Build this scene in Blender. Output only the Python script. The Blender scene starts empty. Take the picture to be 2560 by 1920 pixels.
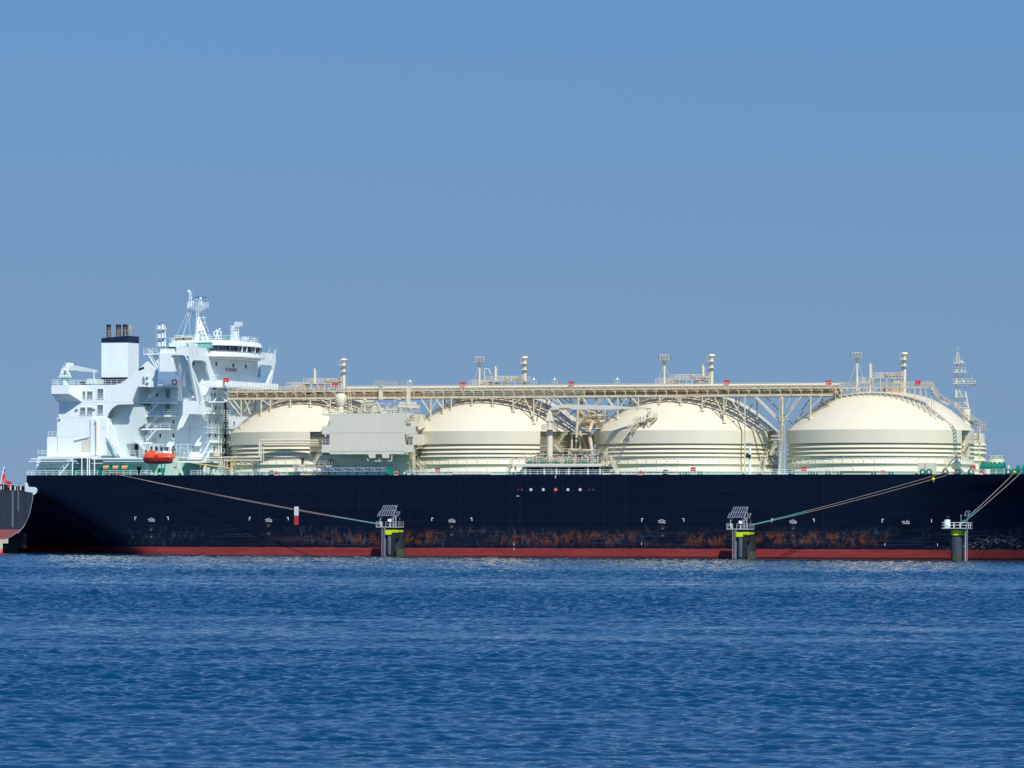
import bpy, math, random
from mathutils import Vector, Matrix
random.seed(7)
S = bpy.context.scene
R = math.radians
# ---------------------------------------------------------------- camera
TH = R(21.2); DIST = 1200.0; FL = 14400.0; CH = 6.1; ROLL = R(.34); KT = .0034
CX, CY = DIST * math.sin(TH), -DIST * math.cos(TH)
cam = bpy.data.cameras.new('camera'); co = bpy.data.objects.new('camera', cam); S.collection.objects.link(co)
F_ = Vector((-math.sin(TH), math.cos(TH), 0)); R0 = Vector((math.cos(TH), math.sin(TH), 0)); U0 = Vector((0, 0, 1))
Ri = R0 * math.cos(ROLL) + U0 * math.sin(ROLL); Ui = -R0 * math.sin(ROLL) + U0 * math.cos(ROLL)
M = Matrix.Identity(4)
for i in range(3):
    M[i][0] = Ri[i]; M[i][1] = Ui[i]; M[i][2] = -F_[i]
M[0][3], M[1][3], M[2][3] = CX, CY, CH
co.matrix_world = M
cam.lens = FL / 2560 * 36; cam.sensor_width = 36; cam.shift_y = (1319 - 960) / 2560
cam.clip_start = 1; cam.clip_end = 60000
S.camera = co
S.render.resolution_x, S.render.resolution_y = 1024, 768
# ---------------------------------------------------------------- sky and sun
SUN_EL, SUN_AZ = 48.0, 39.0            # azimuth from -Y towards +X
w = bpy.data.worlds.new('World'); S.world = w; w.use_nodes = True
nt = w.node_tree; nt.nodes.clear(); N = nt.nodes.new; L = nt.links.new
out = N('ShaderNodeOutputWorld'); bg = N('ShaderNodeBackground'); sky = N('ShaderNodeTexSky')
sky.sky_type = 'NISHITA'; sky.sun_disc = False; sky.sun_elevation = R(SUN_EL)
sky.sun_rotation = R(180 - SUN_AZ)
sky.altitude = 0; sky.air_density = 1.0; sky.dust_density = .6; sky.ozone_density = 2.0
tc = N('ShaderNodeTexCoord'); sp = N('ShaderNodeSeparateXYZ'); L(tc.outputs['Generated'], sp.inputs[0])
# hazeless horizon: the blue of the higher sky reaches down to the sea
mz = N('ShaderNodeMath'); mz.operation = 'MAXIMUM'; mz.inputs[1].default_value = 0; L(sp.outputs[2], mz.inputs[0])
ad = N('ShaderNodeMath'); ad.operation = 'MULTIPLY_ADD'; ad.inputs[1].default_value = .8; ad.inputs[2].default_value = .34; L(mz.outputs[0], ad.inputs[0])
cb = N('ShaderNodeCombineXYZ'); L(sp.outputs[0], cb.inputs[0]); L(sp.outputs[1], cb.inputs[1]); L(ad.outputs[0], cb.inputs[2])
nm = N('ShaderNodeVectorMath'); nm.operation = 'NORMALIZE'; L(cb.outputs[0], nm.inputs[0]); L(nm.outputs[0], sky.inputs[0])
rp = N('ShaderNodeValToRGB'); L(sp.outputs[2], rp.inputs[0])
e = rp.color_ramp.elements; e[0].position = 0; e[0].color = (1.10, 1.05, .93, 1); e[1].position = .092; e[1].color = (.80, 1.10, 1.20, 1)
x = rp.color_ramp.elements.new(.05); x.color = (.95, 1.06, 1.06, 1)
x = rp.color_ramp.elements.new(.2); x.color = (.56, .98, 1.30, 1)
x = rp.color_ramp.elements.new(.45); x.color = (.52, .80, 1.08, 1)
mu = N('ShaderNodeMixRGB'); mu.blend_type = 'MULTIPLY'; mu.inputs[0].default_value = 1
L(sky.outputs[0], mu.inputs[1]); L(rp.outputs[0], mu.inputs[2]); L(mu.outputs[0], bg.inputs[0])
bg.inputs[1].default_value = .12; L(bg.outputs[0], out.inputs[0])
sd = bpy.data.lights.new('sun', 'SUN'); sd.energy = 4.7; sd.angle = R(.53); sd.color = (1, .965, .90)
so = bpy.data.objects.new('sun', sd); S.collection.objects.link(so)
sv = Vector((math.sin(R(SUN_AZ)) * math.cos(R(SUN_EL)), -math.cos(R(SUN_AZ)) * math.cos(R(SUN_EL)), math.sin(R(SUN_EL))))
so.rotation_euler = sv.to_track_quat('Z', 'Y').to_euler(); so.location = (100, -100, 200)
S.view_settings.view_transform = 'Standard'; S.view_settings.look = 'None'; S.view_settings.exposure = 0; S.view_settings.gamma = 1
# ---------------------------------------------------------------- surveying: photo point on a known plane -> metres on the ship
FR = {'A': (60, 700, 3.318), 'B': (340, 700, 5.529), 'C': (340, 940, 5.821), 'D': (560, 880, 4.424), 'E': (1020, 870, 4.254),
      'F': (1440, 870, 4.096), 'G': (1960, 850, 3.687), 'H': (0, 1150, 3.456), 'I': (640, 1170, 3.456), 'J': (1280, 1170, 3.456),
      'K': (1900, 1150, 3.352), 'L': (60, 1090, 6.9125), 'M': (380, 1050, 7.9), 'N': (700, 1040, 5.53), 'O': (1260, 1080, 6.506),
      'P': (1360, 940, 7.9), 'Q': (2280, 1100, 7.9), 'S': (0, 1150, 6.635), 'T': (520, 850, 11.06), 'U': (380, 830, 11.06),
      'V': (900, 1240, 9.22), 'Y': (130, 880, 7.54), 'X': (0, 0, 1)}
def ray(px, py, fr):
    o = FR[fr]; px = o[0] + px / o[2]; py = o[1] + py / o[2]
    u = (px - 1280) / FL; v = -(py - 1319) / FL
    a = u * math.cos(ROLL) - v * math.sin(ROLL); b = u * math.sin(ROLL) + v * math.cos(ROLL)
    return -math.sin(TH) + a * math.cos(TH), math.cos(TH) + a * math.sin(TH), b
def at(fr, px, py, Y=0, tilt=KT):
    r = ray(px, py, fr); t = (Y - CY) / r[1]; X = CX + t * r[0]
    return X, CH + t * r[2] - tilt * X
def ax(fr, px, py, X, tilt=KT):
    r = ray(px, py, fr); t = (X - CX) / r[0]
    return CY + t * r[1], CH + t * r[2] - tilt * X
# ---------------------------------------------------------------- materials
def material(name, col, rough=.5, metal=0.0, var=.0, vscale=.4, col2=None, streak=0.0, bump=0.0, spec=.5):
    m = bpy.data.materials.new(name); m.use_nodes = True
    t = m.node_tree; b = t.nodes['Principled BSDF']
    b.inputs['Base Color'].default_value = (*col, 1); b.inputs['Roughness'].default_value = rough; b.inputs['Metallic'].default_value = metal
    b.inputs['Specular IOR Level'].default_value = spec
    if var or streak:
        tc = t.nodes.new('ShaderNodeTexCoord'); mp = t.nodes.new('ShaderNodeMapping')
        t.links.new(tc.outputs['Object'], mp.inputs[0])
        mp.inputs['Scale'].default_value = (vscale, vscale, vscale * (.18 if streak else 1))
        n = t.nodes.new('ShaderNodeTexNoise'); n.inputs['Scale'].default_value = 1; n.inputs['Detail'].default_value = 6; n.inputs['Roughness'].default_value = .65
        t.links.new(mp.outputs[0], n.inputs[0])
        rr = t.nodes.new('ShaderNodeMapRange'); rr.inputs[1].default_value = .35; rr.inputs[2].default_value = .75
        t.links.new(n.outputs[0], rr.inputs[0])
        mx = t.nodes.new('ShaderNodeMixRGB'); mx.inputs[1].default_value = (*col, 1)
        mx.inputs[2].default_value = (*(col2 or [c * (1 - max(var, streak)) for c in col]), 1)
        t.links.new(rr.outputs[0], mx.inputs[0]); t.links.new(mx.outputs[0], b.inputs['Base Color'])
    return m
WH = material('white_paint', (.82, .885, .875), .38, var=.07, streak=.07, vscale=.5)
WH2 = material('white_rail_paint', (.82, .90, .89), .4)
GY = material('pale_grey_paint', (.60, .68, .66), .45, var=.08, streak=.08)
CR = material('cream_paint', (.70, .645, .485), .4, var=.06, streak=.06, vscale=.35)
CRS = material('cream_steelwork', (.68, .61, .44), .5, var=.25, vscale=1.3, col2=(.42, .32, .17))
PIPE = material('cream_pipe_paint', (.62, .54, .38), .45, var=.3, vscale=1.1, col2=(.25, .15, .06))
RUSTY = material('rusty_pipework', (.52, .40, .22), .6, var=.5, vscale=2.0, col2=(.16, .08, .03))
MH = material('machinery_house_paint', (.66, .645, .52), .5, var=.05, streak=.06, vscale=.3)
GRN = material('green_deck_paint', (.015, .30, .21), .6, var=.2, vscale=.7)
GRN2 = material('green_machinery_paint', (.006, .20, .13), .4)
NV = material('navy_paint', (.008, .014, .045), .35)
GLS = material('dark_window_glass', (.02, .035, .055), .08, spec=.8)
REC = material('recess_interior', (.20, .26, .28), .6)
BLK = material('black_rubber', (.012, .013, .015), .6)
RED = material('red_paint', (.70, .02, .025), .4)
ORG = material('orange_lifeboat_shell', (.80, .085, .03), .42, var=.12, vscale=.8)
ORD = material('dark_orange_hull_shell', (.48, .04, .025), .45, var=.2, vscale=.8)
COP = material('rope_wound_drum', (.62, .33, .16), .7, var=.3, vscale=4)
STL = material('galvanised_steel', (.42, .45, .47), .4, metal=.3, var=.2, vscale=2)
SOOT = material('sooty_exhaust_pipe', (.13, .11, .09), .6, streak=.5, var=.5, vscale=1.5, col2=(.04, .035, .03))
YEL = material('fluorescent_yellow', (.55, .72, .0), .5)
YEL2 = material('yellow_float', (.75, .55, .02), .5)
OCR = material('ochre_crane_paint', (.62, .45, .20), .5, var=.15)
PV = material('solar_cell_glass', (.012, .018, .05), .15, spec=.7)
ROPE = material('pale_rope', (.50, .42, .36), .9)
TEAL = material('teal_chafe_sleeve', (.14, .34, .32), .8)
BLUE = material('blue_cloth', (.02, .06, .38), .8)
WMK = material('white_marking_paint', (.60, .62, .62), .5)
OMK = material('orange_marking_paint', (.75, .18, .06), .5)
RMK = material('faded_red_marking', (.35, .05, .08), .5)
PNK = material('red_lettering_paint', (.50, .24, .28), .6)
LAMP = material('lamp_glass', (.55, .62, .70), .2)

def nodes_of(m): return m.node_tree.nodes.new, m.node_tree.links.new, m.node_tree.nodes['Principled BSDF']
def hull_material():
    m = bpy.data.materials.new('navy_hull_with_rust'); m.use_nodes = True; n, l, b = nodes_of(m)
    b.inputs['Roughness'].default_value = .42; b.inputs['Specular IOR Level'].default_value = .14
    tc = n('ShaderNodeTexCoord'); sp = n('ShaderNodeSeparateXYZ'); l(tc.outputs['Object'], sp.inputs[0])
    def mp(sx, sz, off=0):
        k = n('ShaderNodeMapping'); k.inputs['Scale'].default_value = (sx, 1 * .3, sz); k.inputs['Location'].default_value = (off, off, off); l(tc.outputs['Object'], k.inputs[0]); return k.outputs[0]
    def noise(v, det=5, ro=.6, sc=1):
        k = n('ShaderNodeTexNoise'); k.inputs['Scale'].default_value = sc; k.inputs['Detail'].default_value = det; k.inputs['Roughness'].default_value = ro; l(v, k.inputs[0]); return k.outputs[0]
    def rng(v, a, c, lo=0., hi=1.):
        k = n('ShaderNodeMapRange'); k.inputs[1].default_value = a; k.inputs[2].default_value = c; k.inputs[3].default_value = lo; k.inputs[4].default_value = hi; l(v, k.inputs[0]); return k.outputs[0]
    def mth(op, a, c=None):
        k = n('ShaderNodeMath'); k.operation = op
        for i, q in enumerate((a, c)):
            if q is None: continue
            if isinstance(q, (int, float)): k.inputs[i].default_value = q
            else: l(q, k.inputs[i])
        return k.outputs[0]
    def mix(f, a, c):
        k = n('ShaderNodeMixRGB')
        if isinstance(f, (int, float)): k.inputs[0].default_value = f
        else: l(f, k.inputs[0])
        for i, q in ((1, a), (2, c)):
            if isinstance(q, tuple): k.inputs[i].default_value = (*q, 1)
            else: l(q, k.inputs[i])
        return k.outputs[0]
    X, Z = sp.outputs[0], sp.outputs[2]
    navy = mix(rng(noise(mp(.05, .6)), .3, .75), (.0015, .0046, .0145), (.0026, .0068, .021))
    navy = mix(mth('MULTIPLY', rng(noise(mp(.9, .03), 3), .62, .8), .35), navy, (.012, .03, .075))
    # worn belt above the boot top: z 1.9 - 6.5
    belt = mth('MULTIPLY', rng(Z, 1.7, 2.6), rng(mth('ADD', Z, mth('MULTIPLY', noise(mp(.12, .2, 3)), 3.0)), 8.2, 6.2))
    xr = mth('MULTIPLY', rng(X, -62, -25), rng(X, 84, 74))
    # horizontal scrape lines
    ln = rng(noise(mp(.07, 4.2), 7, .75), .52, .62)
    c = mix(mth('MULTIPLY', mth('MULTIPLY', ln, belt), .5), navy, (.035, .055, .085))
    # bare grey-blue blotches
    bl = mth('MULTIPLY', rng(noise(mp(1.0, .42, 8), 7, .7), .52, .62), rng(noise(mp(.05, .1, 5), 2), .44, .54))
    c = mix(mth('MULTIPLY', mth('MULTIPLY', bl, belt), .6), c, (.055, .085, .105))
    # rust: vertical bleeding below welds
    rb = mth('MULTIPLY', rng(noise(mp(.62, .50, 20), 9, .78), .47, .58), rng(noise(mp(.05, .25, 11), 3), .38, .50))
    zr = rng(mth('ABSOLUTE', mth('SUBTRACT', Z, 3.9)), 1.9, .5)
    c = mix(mth('MULTIPLY', mth('MULTIPLY', mth('MULTIPLY', rb, xr), mth('MULTIPLY', zr, rng(noise(mp(.5, 5.0, 51), 7, .75), .33, .52))), .9), c, (.165, .056, .018))
    # low streaks
    st = rng(noise(mp(.35, 3.5, 40), 7, .7), .60, .70)
    c = mix(mth('MULTIPLY', mth('MULTIPLY', st, mth('MULTIPLY', belt, xr)), .45), c, (.16, .07, .03))
    # small white scuffs
    sc = rng(noise(mp(1.1, 4.5, 70), 8, .75), .69, .73)
    c = mix(mth('MULTIPLY', mth('MULTIPLY', sc, belt), .8), c, (.36, .34, .28))
    # scuffed patch at the bow shoulder
    bs = mth('MULTIPLY', mth('MULTIPLY', rng(noise(mp(1.6, 2.2, 31), 8, .8), .53, .57), rng(X, 93, 97)), mth('MULTIPLY', rng(X, 110, 104), rng(Z, 5.2, 2.6)))
    c = mix(mth('MULTIPLY', mth('MULTIPLY', bs, rng(noise(mp(.35, .9, 77), 3), .44, .56)), .9), c, (.42, .46, .48))
    # boot top, red
    red = mix(rng(noise(mp(.09, 1.4, 2), 6), .35, .7), (.20, .028, .030), (.27, .045, .040))
    red = mix(mth('MULTIPLY', rng(noise(mp(.22, 2.2, 9), 8, .75), .54, .68), .55), red, (.12, .022, .018))
    red = mix(mth('MULTIPLY', rng(noise(mp(2.4, .5, 17), 5), .63, .72), .3), red, (.42, .14, .10))
    edge = mth('ADD', Z, mth('MULTIPLY', mth('SUBTRACT', noise(mp(.7, .7, 6), 5), .5), .45))
    c = mix(rng(edge, 1.86, 1.80), c, red)
    # wet weed line
    c = mix(mth('MULTIPLY', rng(edge, .28, .1), .85), c, (.012, .012, .010))
    l(c, b.inputs['Base Color'])
    bp = n('ShaderNodeBump'); bp.inputs['Strength'].default_value = .25; bp.inputs['Distance'].default_value = .12
    l(noise(mp(.22, .5), 3), bp.inputs['Height']); l(bp.outputs[0], b.inputs['Normal'])
    return m
HULL = hull_material()

def water_material():
    m = bpy.data.materials.new('sea_water'); m.use_nodes = True; n, l, b = nodes_of(m)
    b.inputs['Base Color'].default_value = (.0001, .036, .098, 1); b.inputs['Specular IOR Level'].default_value = .34; b.inputs['Specular Tint'].default_value = (.40, .80, 1.0, 1); b.inputs['Roughness'].default_value = .05; b.inputs['IOR'].default_value = 1.33
    tc = n('ShaderNodeTexCoord')
    def noise(sx, sy, det, ro, off=0, dist=0.0):
        k = n('ShaderNodeMapping'); k.inputs['Rotation'].default_value = (0, 0, -TH); k.inputs['Scale'].default_value = (sx, sy, 1); k.inputs['Location'].default_value = (off, off, 0); l(tc.outputs['Object'], k.inputs[0])
        q = n('ShaderNodeTexNoise'); q.inputs['Scale'].default_value = 1; q.inputs['Detail'].default_value = det; q.inputs['Roughness'].default_value = ro; q.inputs['Distortion'].default_value = dist; l(k.outputs[0], q.inputs[0]); return q.outputs[0]
    def mth(op, a, c):
        k = n('ShaderNodeMath'); k.operation = op
        for i, q in enumerate((a, c)):
            if isinstance(q, (int, float)): k.inputs[i].default_value = q
            else: l(q, k.inputs[i])
        return k.outputs[0]
    gust = n('ShaderNodeMapRange'); gust.inputs[1].default_value = .35; gust.inputs[2].default_value = .65; gust.inputs[3].default_value = .55; gust.inputs[4].default_value = 1.25
    l(noise(.006, .014, 3, .5, 5), gust.inputs[0])
    h = mth('MULTIPLY', noise(5.0, 3.0, 4, .6, 0, .2), .05)
    h = mth('MULTIPLY', h, gust.outputs[0])
    bp = n('ShaderNodeBump'); bp.inputs['Strength'].default_value = .7; bp.inputs['Distance'].default_value = 1.0
    l(h, bp.inputs['Height']); l(bp.outputs[0], b.inputs['Normal'])
    return m
SEA = water_material()
SAND = material('pale_sand', (.46, .40, .30), .9, var=.2, vscale=.5)
# ---------------------------------------------------------------- mesh builder
class MB:
    def __init__(s): s.v = []; s.f = []
    def add(s, vs, fs):
        o = len(s.v); s.v += [tuple(p) for p in vs]; s.f += [[i + o for i in f] for f in fs]; return s
    def box(s, x0, x1, y0, y1, z0, z1):
        return s.add([(x0, y0, z0), (x1, y0, z0), (x1, y1, z0), (x0, y1, z0), (x0, y0, z1), (x1, y0, z1), (x1, y1, z1), (x0, y1, z1)],
                     [(0, 3, 2, 1), (4, 5, 6, 7), (0, 1, 5, 4), (1, 2, 6, 5), (2, 3, 7, 6), (3, 0, 4, 7)])
    def tube(s, p, q, r, n=6, r2=None):
        p, q = Vector(p), Vector(q); d = q - p
        if d.length < 1e-6: return s
        u = d.orthogonal().normalized(); w = d.normalized().cross(u); r2 = r if r2 is None else r2
        vs = [p + (u * math.cos(6.28318 * i / n) + w * math.sin(6.28318 * i / n)) * r for i in range(n)] + \
             [q + (u * math.cos(6.28318 * i / n) + w * math.sin(6.28318 * i / n)) * r2 for i in range(n)]
        return s.add(vs, [(i, (i + 1) % n, n + (i + 1) % n, n + i) for i in range(n)] + [tuple(range(n))[::-1], tuple(range(n, 2 * n))])
    def path(s, pts, r, n=6):
        for a, b_ in zip(pts, pts[1:]): s.tube(a, b_, r, n)
        if r > .12:
            for a in pts[1:-1]: s.ball(a, r * 1.04, n, 4)
        return s
    def beam(s, p, q, wd, hh):
        p, q = Vector(p), Vector(q); d = (q - p).normalized(); up = Vector((0, 0, 1))
        if abs(d.z) > .95: up = Vector((0, 1, 0))
        a = d.cross(up).normalized() * wd / 2; c = a.cross(d).normalized() * hh / 2
        vs = [p - a - c, p + a - c, p + a + c, p - a + c, q - a - c, q + a - c, q + a + c, q - a + c]
        return s.add(vs, [(0, 1, 2, 3), (7, 6, 5, 4), (0, 4, 5, 1), (1, 5, 6, 2), (2, 6, 7, 3), (3, 7, 4, 0)])
    def lathe(s, prof, c, n=32, a0=0., a1=360., ay=1.0):
        m = len(prof); full = abs(a1 - a0) >= 359.9; k = n if full else n + 1; vs = []
        for i in range(k):
            t = R(a0 + (a1 - a0) * i / n)
            for r, z in prof: vs.append((c[0] + r * math.sin(t), c[1] - r * math.cos(t) * ay, c[2] + z))
        fs = []
        for i in range(n):
            j = (i + 1) % k
            for q in range(m - 1): fs.append((i * m + q, i * m + q + 1, j * m + q + 1, j * m + q))
        return s.add(vs, fs)
    def ball(s, c, r, n=10, m=6, sz=1.0):
        return s.lathe([(r * math.sin(math.pi * i / m), r * sz * math.cos(math.pi * i / m)) for i in range(m + 1)], c, n)
    def prism(s, poly, y0, y1):            # outline in X,Z between two Y planes
        n = len(poly); vs = [(x, y0, z) for x, z in poly] + [(x, y1, z) for x, z in poly]
        return s.add(vs, [tuple(range(n)), tuple(range(n, 2 * n))[::-1]] + [(i, n + i, n + (i + 1) % n, (i + 1) % n) for i in range(n)])
    def prismx(s, poly, x0, x1):           # outline in Y,Z between two X planes
        n = len(poly); vs = [(x0, y, z) for y, z in poly] + [(x1, y, z) for y, z in poly]
        return s.add(vs, [tuple(range(n)), tuple(range(n, 2 * n))[::-1]] + [(i, n + i, n + (i + 1) % n, (i + 1) % n) for i in range(n)])
    def prismz(s, poly, z0, z1):
        n = len(poly); vs = [(x, y, z0) for x, y in poly] + [(x, y, z1) for x, y in poly]
        return s.add(vs, [tuple(range(n))[::-1], tuple(range(n, 2 * n))] + [(i, (i + 1) % n, n + (i + 1) % n, n + i) for i in range(n)])
    def rail(s, pts, hh=1.1, sp=1.6, r=.045, bars=3):
        up = Vector((0, 0, 1))
        for a, b_ in zip(pts, pts[1:]):
            a, b_ = Vector(a), Vector(b_); ln = (b_ - a).length; k = max(1, round(ln / sp))
            for i in range(bars): s.tube(a + up * hh * (i + 1) / bars, b_ + up * hh * (i + 1) / bars, r, 4)
            for i in range(k + 1):
                p = a.lerp(b_, i / k); s.tube(p, p + up * hh, r, 4)
        return s
    def stair(s, p, q, wd=.9, r=.05):
        p, q = Vector(p), Vector(q); d = q - p; side = Vector((0, 1, 0)) if abs(d.x) > abs(d.y) else Vector((1, 0, 0)); side = side * wd / 2
        for g in (-1, 1):
            s.beam(p + side * g, q + side * g, .08, .22)
            s.tube(p + side * g + Vector((0, 0, 1)), q + side * g + Vector((0, 0, 1)), r, 4)
            k = max(2, int(d.length / 1.6))
            for i in range(k + 1):
                a = p.lerp(q, i / k) + side * g; s.tube(a, a + Vector((0, 0, 1)), r, 4)
        k = max(2, int(d.length / .42))
        for i in range(1, k):
            a = p.lerp(q, i / k); s.beam(a - side, a + side, .2, .05)
        return s
    def ladder(s, p, q, wd=.5):
        p, q = Vector(p), Vector(q); g = Vector((wd / 2, 0, 0)); s.tube(p - g, q - g, .05, 4); s.tube(p + g, q + g, .05, 4)
        k = int((q - p).length / .38)
        for i in range(1, k): a = p.lerp(q, i / k); s.tube(a - g, a + g, .04, 4)
        return s
    def clusters(s, gap=.25):
        n = len(s.v); p = list(range(n))
        def fd(a):
            while p[a] != a: p[a] = p[p[a]]; a = p[a]
            return a
        for f in s.f:
            r = fd(f[0])
            for i in f[1:]: p[fd(i)] = r
        bb = {}
        for i, v in enumerate(s.v):
            r = fd(i); b = bb.get(r)
            if b is None: bb[r] = [list(v), list(v)]
            else:
                for k in range(3): b[0][k] = min(b[0][k], v[k]); b[1][k] = max(b[1][k], v[k])
        g = [[b[0], b[1], {r}] for r, b in bb.items()]
        if len(g) > 900: return None
        ch = True
        while ch:
            ch = False; out_ = []
            for c in g:
                for o in out_:
                    if all(c[0][k] <= o[1][k] + gap and o[0][k] <= c[1][k] + gap for k in range(3)):
                        for k in range(3): o[0][k] = min(o[0][k], c[0][k]); o[1][k] = max(o[1][k], c[1][k])
                        o[2] |= c[2]; ch = True; break
                else: out_.append(c)
            g = out_
        res = []
        for c in g:
            q = MB(); mp = {}
            for f in s.f:
                if fd(f[0]) in c[2]:
                    for i in f:
                        if i not in mp: mp[i] = len(q.v); q.v.append(s.v[i])
                    q.f.append([mp[i] for i in f])
            res.append(q)
        res.sort(key=lambda q: -len(q.v)); return res
    def build(s, name, mat, parent=None, origin=None, smooth=None, tilt=True, plink=True, split=True):
        if parent is not None and split and len(s.f) < 60000:
            cl = s.clusters()
            if cl and 1 < len(cl) <= 60:
                obs = [q.build(name, mat, parent, origin, smooth, tilt, plink, False) for q in cl]; return obs[0]
            if cl is None or len(cl) > 60:
                o = s.build(name, mat, parent, origin, smooth, tilt, plink, False); o['kind'] = 'stuff'; return o
        me = bpy.data.meshes.new(name); o0 = Vector(origin) if origin else Vector((0, 0, 0))
        me.from_pydata([tuple(Vector(p) - o0) for p in s.v], [], s.f); me.update()
        import bmesh
        bm = bmesh.new(); bm.from_mesh(me); bmesh.ops.recalc_face_normals(bm, faces=bm.faces); bm.to_mesh(me); bm.free()
        mats = mat if isinstance(mat, (list, tuple)) else [mat]
        for q in mats: me.materials.append(q)
        if smooth:
            for p in me.polygons: p.use_smooth = True
            me.set_sharp_from_angle(angle=R(smooth))
        ob = bpy.data.objects.new(name, me); S.collection.objects.link(ob)
        if parent: ob.parent = parent
        elif origin is not None:
            if tilt: ob.rotation_euler = (0, -KT, 0); o0 = Vector((o0.x, o0.y, o0.z + KT * o0.x))
            ob.location = o0
        return ob
def tag(o, label=None, cat=None, group=None, kind=None):
    if label: o['label'] = label
    if cat: o['category'] = cat
    if group: o['group'] = group
    if kind: o['kind'] = kind
    return o
def thing(name, loc, label, cat, group=None, tilt=True):
    o = bpy.data.objects.new(name, None); S.collection.objects.link(o); o.empty_display_size = 1
    loc = Vector(loc)
    if tilt: o.rotation_euler = (0, -KT, 0); loc.z += KT * loc.x
    o.location = loc; return tag(o, label, cat, group)
def text(name, s_, size, loc, rot, mat, parent=None, bold=.02, sx=1.0):
    c = bpy.data.curves.new(name, 'FONT'); c.body = s_; c.size = size; c.align_x = 'CENTER'; c.align_y = 'CENTER'; c.extrude = .02; c.offset = bold
    t = bpy.data.objects.new(name, c); me = bpy.data.meshes.new_from_object(t); bpy.data.objects.remove(t)
    me.name = name; me.materials.clear(); me.materials.append(mat)
    o = bpy.data.objects.new(name, me); S.collection.objects.link(o); o.location = loc; o.rotation_euler = rot; o.scale = (sx, 1, 1)
    if parent: o.parent = parent
    return o
def poly(fr, pts, Y): return [at(fr, u, v, Y) for u, v in pts]
def P3(fr, u, v, Y): X, Z = at(fr, u, v, Y); return (X, Y, Z)
def Q3(fr, u, v, X): Y, Z = ax(fr, u, v, X); return (X, Y, Z)
# ================================================================ SETTING
import numpy as np
def build_sea():
    rng = np.random.default_rng(11)
    # rows of real waves, spaced wider with distance; a wide fan of open water in front of the ship
    d = [112.0]
    while d[-1] < 1330: d.append(d[-1] + .17 + (d[-1] - 112) * .00052)
    d = np.array(d); nc = 820; an = np.linspace(-.118, .118, nc)
    A, D_ = np.meshgrid(an, d)
    X = CX + D_ * (-math.sin(TH) + np.tan(A) * math.cos(TH)); Y = CY + D_ * (math.cos(TH) + np.tan(A) * math.sin(TH))
    Z = np.zeros_like(X); dx = D_ * (an[1] - an[0]); dy = .17 + (D_ - 112) * .00052
    a0 = math.pi / 2 + TH + .15                                  # wind blows about towards the far shore
    def low(sx, sy, n, sd):
        g = np.random.default_rng(sd); o = np.zeros_like(X)
        u = X * math.cos(TH) + Y * math.sin(TH); v = -X * math.sin(TH) + Y * math.cos(TH)
        for i in range(n):
            o += np.sin(u * sx * g.uniform(-1, 1) + v * sy * g.uniform(.3, 1) + g.uniform(0, 6.28))
        return o / math.sqrt(n)
    gust = np.clip(1.12 + .42 * low(.012, .05, 8, 3) + .24 * low(.10, .22, 8, 4), .35, 1.9)
    v_ = -X * math.sin(TH) + Y * math.cos(TH)
    lee = 1 - .62 * np.clip((Y + 46) / 16, 0, 1) + .25 * np.clip(low(.02, .5, 6, 9), -1, 1) * np.clip((Y + 130) / 60, 0, 1)
    lee = lee * (.74 + .75 * np.clip((D_ - 130) / 420, 0, 1))
    for i in range(96):
        lam = .27 * (15 ** (i / 95.0)) * rng.uniform(.93, 1.07)       # .42 m .. 9 m
        th = a0 + rng.normal(0, .60 if i < 60 else .35); k = 2 * math.pi / lam
        amp = (.054 if lam < 1.1 else .054 * (1.1 / lam) ** 1.0) / k
        kx, ky = k * math.cos(th), k * math.sin(th); vis = 1.0
        dep = lam / max(.15, abs(math.cos(th - math.pi / 2 - TH)))
        fade = np.clip((dep / dy - 2.2) / 1.5, 0, 1) * np.clip((lam / dx - 1.6) / 1.5, 0, 1)
        ph = kx * X + ky * Y + rng.uniform(0, 6.28); w = np.sin(ph)
        Z += amp * fade * (gust if lam < 3 else .9) * lee * (w + .10 * np.cos(2 * ph))
    Z *= np.clip((D_ - 112) / 6, 0, 1)
    nr = len(d); n = nr * nc
    V = np.empty((n + 4, 3), np.float32); V[:n, 0] = X.ravel(); V[:n, 1] = Y.ravel(); V[:n, 2] = Z.ravel()
    V[n:] = [(-30000, -6000, -.35), (30000, -6000, -.35), (30000, 40000, -.35), (-30000, 40000, -.35)]
    r, c = np.meshgrid(np.arange(nr - 1), np.arange(nc - 1), indexing='ij'); q = (r * nc + c).ravel()
    Fq = np.stack([q, q + 1, q + nc + 1, q + nc], 1).astype(np.int32); Fq = np.vstack([Fq, [[n, n + 1, n + 2, n + 3]]]).astype(np.int32)
    me = bpy.data.meshes.new('sea'); me.vertices.add(len(V)); me.vertices.foreach_set('co', V.ravel())
    me.loops.add(Fq.size); me.loops.foreach_set('vertex_index', Fq.ravel()); me.polygons.add(len(Fq))
    me.polygons.foreach_set('loop_start', np.arange(0, Fq.size, 4, dtype=np.int32)); me.polygons.foreach_set('use_smooth', np.ones(len(Fq), bool))
    me.update(calc_edges=True); me.materials.append(SEA); o = bpy.data.objects.new('sea', me); S.collection.objects.link(o)
    print('sea faces', len(Fq)); return o
tag(build_sea(), kind='structure', label='rippled blue harbour water')
m = MB(); m.add([(-3000, 300, -1), (3000, 300, -1), (3000, 330, 1.6), (-3000, 330, 1.9), (3000, 420, 2.0), (-3000, 420, 2.4), (-3000, 480, -1), (3000, 480, -1)], [(0, 1, 2, 3), (3, 2, 4, 5), (5, 4, 7, 6)])
tag(m.build('sand_bank', SAND), kind='structure', label='low pale sand bank behind the ships')
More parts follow.
